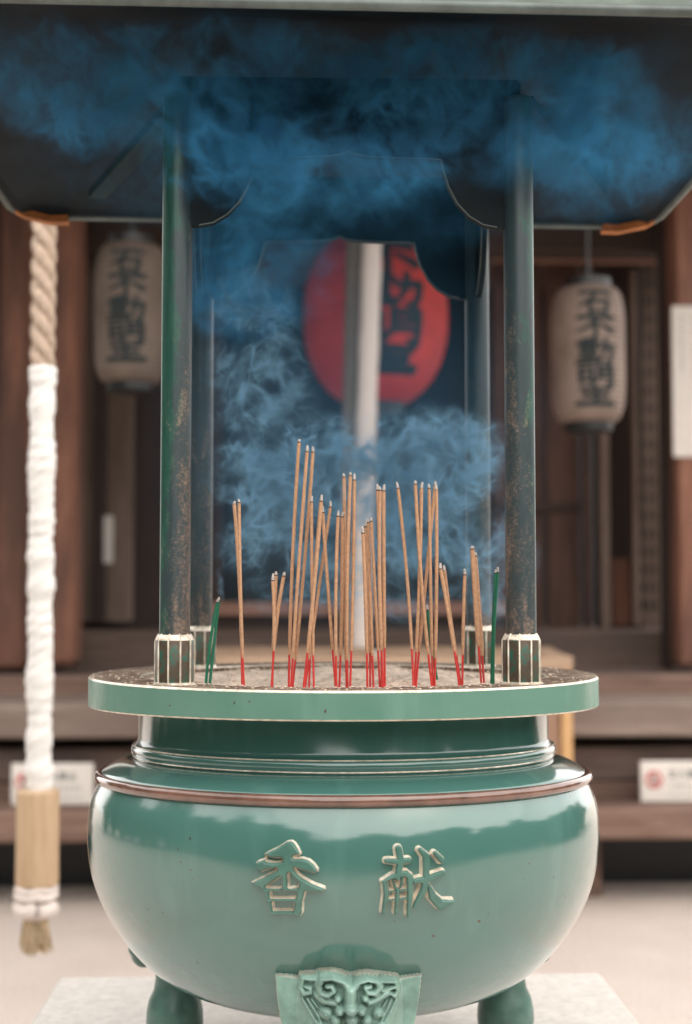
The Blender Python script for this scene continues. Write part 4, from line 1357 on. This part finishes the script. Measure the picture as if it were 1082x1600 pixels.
# ------------------------------------------------------------------ notices and signs
def sign(x0, x1, yw, lab):
    a, b = at_y(x0, 1193, yw), at_y(x1, 1262, yw)
    a.z, b.z = at_y(60, 1193, yw).z, zz(1264, 5.9)
    W, H = b.x - a.x, a.z - b.z
    t = empty('no_entry_sign', ((a.x + b.x) / 2, yw, b.z), lab, 'sign', 'no entry signs on the lowest step')
    MB().box((a.x, yw, b.z), (b.x, yw + 0.015, a.z), 0, 0.004).build('board', 'sign', t)
    # red prohibition ring with a walking figure
    cx, cz, r_ = a.x + W * 0.165, b.z + H * 0.55, H * 0.19
    rg = MB()
    rg.tube([(cx + r_ * math.cos(2 * math.pi * k / 32), yw - 0.001, cz + r_ * math.sin(2 * math.pi * k / 32)) for k in range(33)], r_ * 0.16, 6, 0, False)
    rg.tube([(cx - r_ * 0.68, yw - 0.001, cz + r_ * 0.68), (cx + r_ * 0.68, yw - 0.001, cz - r_ * 0.68)], r_ * 0.12, 6, 0)
    rg.build('red_ring', 'sign_red', t, True)
    fg = MB()
    fg.ball((cx, yw - 0.0005, cz + r_ * 0.5), (r_ * 0.16, 0.002, r_ * 0.16), 10, 6)
    for p, q in (((0, 0.32), (0.02, -0.1)), ((0.02, -0.1), (0.22, -0.6)), ((0.02, -0.1), (-0.2, -0.6)), ((0, 0.25), (0.28, 0.0)), ((0, 0.25), (-0.26, 0.0))):
        fg.tube([(cx + p[0] * r_, yw - 0.0005, cz + p[1] * r_), (cx + q[0] * r_, yw - 0.0005, cz + q[1] * r_)], r_ * 0.10, 6)
    fg.build('walking_figure', 'ink', t)
    def text(s, x, z, size, mat, off=0.0):
        cu = bpy.data.curves.new('lettering', 'FONT')
        cu.body = s
        cu.size = size
        cu.extrude = 0.0006
        cu.offset = off
        tmp = bpy.data.objects.new('tmp', cu)
        scene.collection.objects.link(tmp)
        bpy.context.view_layer.update()
        me = bpy.data.meshes.new_from_object(tmp.evaluated_get(bpy.context.evaluated_depsgraph_get()))
        bpy.data.objects.remove(tmp)
        me.transform(Matrix.Translation(Vector((x, yw - 0.0008, z)) - ORG[t.name]) @ Matrix.Rotation(R(90), 4, 'X'))
        me.materials.clear()
        me.materials.append(M[mat])
        o = bpy.data.objects.new('lettering', me)
        scene.collection.objects.link(o)
        o.parent = t
    text('\u7acb\u5165\u7981\u6b62', a.x + W * 0.335, b.z + H * 0.60, H * 0.235, 'sign_ink', 0.0006)
    ln = MB()
    for row, (zq, hq, n_) in enumerate(((0.36, 0.08, 8), (0.16, 0.045, 15))):
        for k in range(n_):
            xs = a.x + W * (0.36 + 0.52 * k / n_)
            ln.box((xs, yw - 0.0012, b.z + H * zq), (xs + W * 0.52 / n_ * random.uniform(0.45, 0.75), yw + 0.001, b.z + H * (zq + hq)))
    ln.build('small_print', 'grey_ink', t)
sign(18, 146, Y(6.08), 'white no entry sign behind the bell rope grip on the lowest step')
sign(1001, 1129, Y(6.08), 'white no entry sign right of the bowl on the lowest step, cut by the frame')

pa, pb = at_y(1050, 478, Y(6.94)), at_y(1150, 714, Y(6.94))
nt_ = empty('paper_notice', ((pa.x + pb.x) / 2, Y(6.94), pb.z), 'tall white paper notice pinned to the right hand post', 'notice')
MB().box((pa.x, Y(6.94), pb.z), (pb.x, Y(6.947), pa.z)).build('sheet', 'paper', nt_)
pm = MB()
for col, x in enumerate((0.12, 0.34, 0.56, 0.78)):
    z = pa.z - 0.05
    zlow = pa.z - (0.32, 0.45, 0.40, 0.5)[col]
    while z > zlow:
        hgt = random.uniform(0.010, 0.018)
        xx = pa.x + (pb.x - pa.x) * x
        pm.box((xx, Y(6.9385), z - hgt), (xx + 0.016, Y(6.941), z))
        z -= hgt + random.uniform(0.004, 0.02)
pm.build('faint_writing', 'grey_ink', nt_)
# narrow paper slip on the left door post
sa, sb_ = at_y(163, 806, Yw - 0.117), at_y(177, 880, Yw - 0.117)
sl = MB().box((sa.x, Yw - 0.119, sb_.z), (sb_.x, Yw - 0.116, sa.z)).build('paper_slip', 'paper')
tag(sl, 'narrow faded paper slip on the brown door post', 'paper slip')

# ------------------------------------------------------------------ incense smoke
def smoke_mat(name, dens, col):
    m = bpy.data.materials.new(name)
    m.use_nodes = True
    t = m.node_tree
    t.nodes.clear()
    o = t.nodes.new('ShaderNodeOutputMaterial')
    pv = t.nodes.new('ShaderNodeVolumePrincipled')
    pv.inputs['Color'].default_value = (*col, 1)
    pv.inputs['Density'].default_value = dens
    pv.inputs['Density Attribute'].default_value = 'density'
    pv.inputs['Anisotropy'].default_value = 0.0
    t.links.new(pv.outputs['Volume'], o.inputs['Volume'])
    return m

class GN:
    def __init__(self, name):
        self.t = bpy.data.node_groups.new(name, 'GeometryNodeTree')
        self.t.interface.new_socket('Geometry', in_out='INPUT', socket_type='NodeSocketGeometry')
        self.t.interface.new_socket('Geometry', in_out='OUTPUT', socket_type='NodeSocketGeometry')
        self.pos = self.t.nodes.new('GeometryNodeInputPosition').outputs[0]
    def put(self, sock, v):
        if isinstance(v, (int, float)): sock.default_value = v
        elif isinstance(v, tuple): sock.default_value = v
        else: self.t.links.new(v, sock)
    def m(self, op, a, b=None, c=None):
        n = self.t.nodes.new('ShaderNodeMath'); n.operation = op
        for i, v in enumerate((a, b, c)):
            if v is not None: self.put(n.inputs[i], v)
        return n.outputs[0]
    def vm(self, op, a, b=None):
        n = self.t.nodes.new('ShaderNodeVectorMath'); n.operation = op
        self.put(n.inputs[0], a)
        if b is not None:
            if op == 'SCALE': self.put(n.inputs['Scale'], b)
            else: self.put(n.inputs[1], b)
        return n.outputs['Value'] if op in ('LENGTH', 'DOT_PRODUCT') else n.outputs[0]
    def noise(self, vec, scale, detail=3, rough=0.55, color=False):
        n = self.t.nodes.new('ShaderNodeTexNoise')
        self.put(n.inputs['Vector'], vec)
        n.inputs['Scale'].default_value = scale
        n.inputs['Detail'].default_value = detail
        n.inputs['Roughness'].default_value = rough
        return n.outputs['Color'] if color else n.outputs['Fac']
    def sstep(self, v, a, b, lo=0.0, hi=1.0):
        n = self.t.nodes.new('ShaderNodeMapRange'); n.interpolation_type = 'SMOOTHSTEP'
        self.put(n.inputs['Value'], v)
        n.inputs['From Min'].default_value = a; n.inputs['From Max'].default_value = b
        n.inputs['To Min'].default_value = lo; n.inputs['To Max'].default_value = hi
        return n.outputs['Result']
    def blob(self, c, r, p=None):
        """1 at the centre of an ellipsoid, falling smoothly to 0 at its surface"""
        d = self.vm('SUBTRACT', p if p is not None else self.pos, c)
        d = self.vm('DIVIDE', d, r)
        return self.sstep(self.vm('LENGTH', d), 0.25, 1.0, 1.0, 0.0)
    def warp(self, vec, scale, amp, detail=2):
        n = self.noise(vec, scale, detail, 0.5, True)
        n = self.vm('SUBTRACT', n, (0.5, 0.5, 0.5))
        return self.vm('ADD', vec, self.vm('SCALE', n, amp))
    def ridge(self, vec, scale, power, detail=1):
        n = self.noise(vec, scale, detail, 0.5)
        a = self.m('ABSOLUTE', self.m('MULTIPLY_ADD', n, 2.0, -1.0))
        a = self.m('SUBTRACT', 1.0, self.m('MULTIPLY', a, 2.2))
        return self.m('POWER', self.m('MAXIMUM', a, 0.0), power)
    def sum(self, *a):
        o = a[0]
        for x in a[1:]: o = self.m('ADD', o, x)
        return o
    def finish(self, dens, lo, hi, res, mat):
        vc = self.t.nodes.new('GeometryNodeVolumeCube')
        self.put(vc.inputs['Density'], self.m('MAXIMUM', dens, 0.0))
        vc.inputs['Min'].default_value = lo
        vc.inputs['Max'].default_value = hi
        for k, r_ in zip(('Resolution X', 'Resolution Y', 'Resolution Z'), res):
            vc.inputs[k].default_value = r_
        sm = self.t.nodes.new('GeometryNodeSetMaterial')
        sm.inputs['Material'].default_value = mat
        o = self.t.nodes.new('NodeGroupOutput')
        self.t.nodes.new('NodeGroupInput')
        self.t.links.new(vc.outputs[0], sm.inputs[0])
        self.t.links.new(sm.outputs[0], o.inputs[0])
        return self.t

def smoke_obj(tree, mat, lo, hi, label):
    mb = MB().box(lo, hi)
    o = mb.build('incense_smoke', mat)
    md = o.modifiers.new('smoke', 'NODES')
    md.node_group = tree
    return tag(o, label, 'smoke', kind='stuff')

# curling smoke just above and behind the sticks
sm1 = smoke_mat('smoke_curls', 10.0, (0.34, 0.64, 0.88))
G = GN('smoke_curls')
p1 = G.warp(G.pos, 6.0, 0.09)
p2 = G.warp(p1, 15.0, 0.045)
p3 = G.warp(p2, 42.0, 0.016)
YS = -0.07
def bl(x, z, rx, rz, k, ry=0.065, y=YS, p=None):
    return G.m('MULTIPLY', G.blob((x, y, z), (rx, ry, rz), p if p is not None else p1), k)
body = G.sum(bl(-0.07, 1.50, 0.18, 0.105, 0.85), bl(0.13, 1.50, 0.15, 0.10, 0.80), bl(0.03, 1.52, 0.22, 0.09, 0.28), bl(0.11, 1.42, 0.14, 0.11, 0.5), bl(-0.10, 1.42, 0.14, 0.11, 0.5), bl(0.02, 1.34, 0.25, 0.11, 0.24), bl(-0.14, 1.60, 0.11, 0.15, 0.36),
             bl(-0.15, 1.72, 0.09, 0.14, 0.45), bl(0.22, 1.36, 0.09, 0.12, 0.30))
curl = G.m('MULTIPLY', G.ridge(p3, 20.0, 8.0), G.sstep(G.noise(p1, 12.0, 2), 0.44, 0.66))
curl2 = G.m('MULTIPLY', G.ridge(p3, 36.0, 8.0), G.sstep(G.noise(p1, 17.0, 2), 0.45, 0.66))
soft = G.sstep(G.noise(p3, 17.0, 5, 0.65), 0.40, 0.74)
d_ = G.m('MULTIPLY', body, G.sum(0.10, G.m('MULTIPLY', soft, 0.55), G.m('MULTIPLY', curl, 13.0), G.m('MULTIPLY', curl2, 13.0)))
# threads leaving the tips
thr = None
pt = G.warp(G.pos, 26.0, 0.022)
for tp in [q_ for q_ in TIPS if -0.2 < q_.x < 0.2][::3]:
    q = bl(tp.x + 0.004, tp.z + 0.020, 0.007, 0.034, 3.0, 0.010, tp.y, pt)
    thr = q if thr is None else G.m('ADD', thr, q)
d_ = G.m('ADD', d_, G.m('MULTIPLY', thr, G.m('ADD', 0.05, G.m('MULTIPLY', G.ridge(pt, 70.0, 2.0), 1.0))))
# thin general haze between the pillars
d_ = G.m('ADD', d_, bl(0.0, 1.62, 0.34, 0.42, 0.004, 0.22, 0.0, G.pos))
lo, hi = (-0.34, -0.27, 1.19), (0.40, 0.16, 1.90)
tr = G.finish(d_, lo, hi, (340, 160, 330), sm1)
smoke_obj(tr, sm1, lo, hi, 'curling pale blue smoke rising behind the incense sticks')

# broad cloud gathered under the canopy
sm2 = smoke_mat('smoke_cloud', 10.5, (0.095, 0.43, 0.80))
G = GN('smoke_cloud')
p1 = G.warp(G.pos, 4.5, 0.16, 3)
p2 = G.warp(p1, 12.0, 0.06, 2)
p3 = G.warp(p2, 30.0, 0.02, 2)
def bl(x, z, rx, rz, k, ry=0.10, y=-0.30):
    return G.m('MULTIPLY', G.blob((x, y, z), (rx, ry, rz), p1), k)
body = G.sum(bl(-0.08, 1.93, 0.26, 0.12, 0.78), bl(-0.22, 1.99, 0.26, 0.08, 0.7), bl(-0.14, 1.80, 0.14, 0.13, 0.7, 0.14, -0.12), bl(0.12, 1.98, 0.26, 0.10, 0.5), bl(0.34, 1.97, 0.22, 0.12, 0.32),              bl(-0.45, 2.03, 0.18, 0.09, 0.35), bl(0.0, 1.97, 0.60, 0.14, 0.06, 0.3, -0.1), bl(-0.15, 2.06, 0.40, 0.07, 0.5), bl(0.2, 2.06, 0.3, 0.07, 0.35), bl(0.36, 1.99, 0.28, 0.14, 0.10, 0.3, -0.2))
soft = G.m('POWER', G.sstep(G.noise(p3, 15.0, 8, 0.70), 0.42, 0.74), 1.6)
curl = G.m('MULTIPLY', G.ridge(p3, 20.0, 7.0, 3), G.sstep(G.noise(p1, 7.0, 2), 0.42, 0.66))
d_ = G.m('MULTIPLY', body, G.sum(G.m('MULTIPLY', soft, 4.4), G.m('MULTIPLY', curl, 12.0), 0.02))
d_ = G.m('ADD', d_, bl(0.0, 1.60, 0.38, 0.50, 0.045, 0.26, 0.02))
d_ = G.m('MULTIPLY', d_, G.sstep(G.vm('DOT_PRODUCT', G.pos, (0, 0, 1)), 2.075, 2.12, 1.0, 0.0))
lo, hi = (-0.66, -0.48, 1.24), (0.66, 0.42, 2.13)
tr = G.finish(d_, lo, hi, (380, 180, 250), sm2)
smoke_obj(tr, sm2, lo, hi, 'broad blue cloud of smoke gathered beneath the dark canopy')
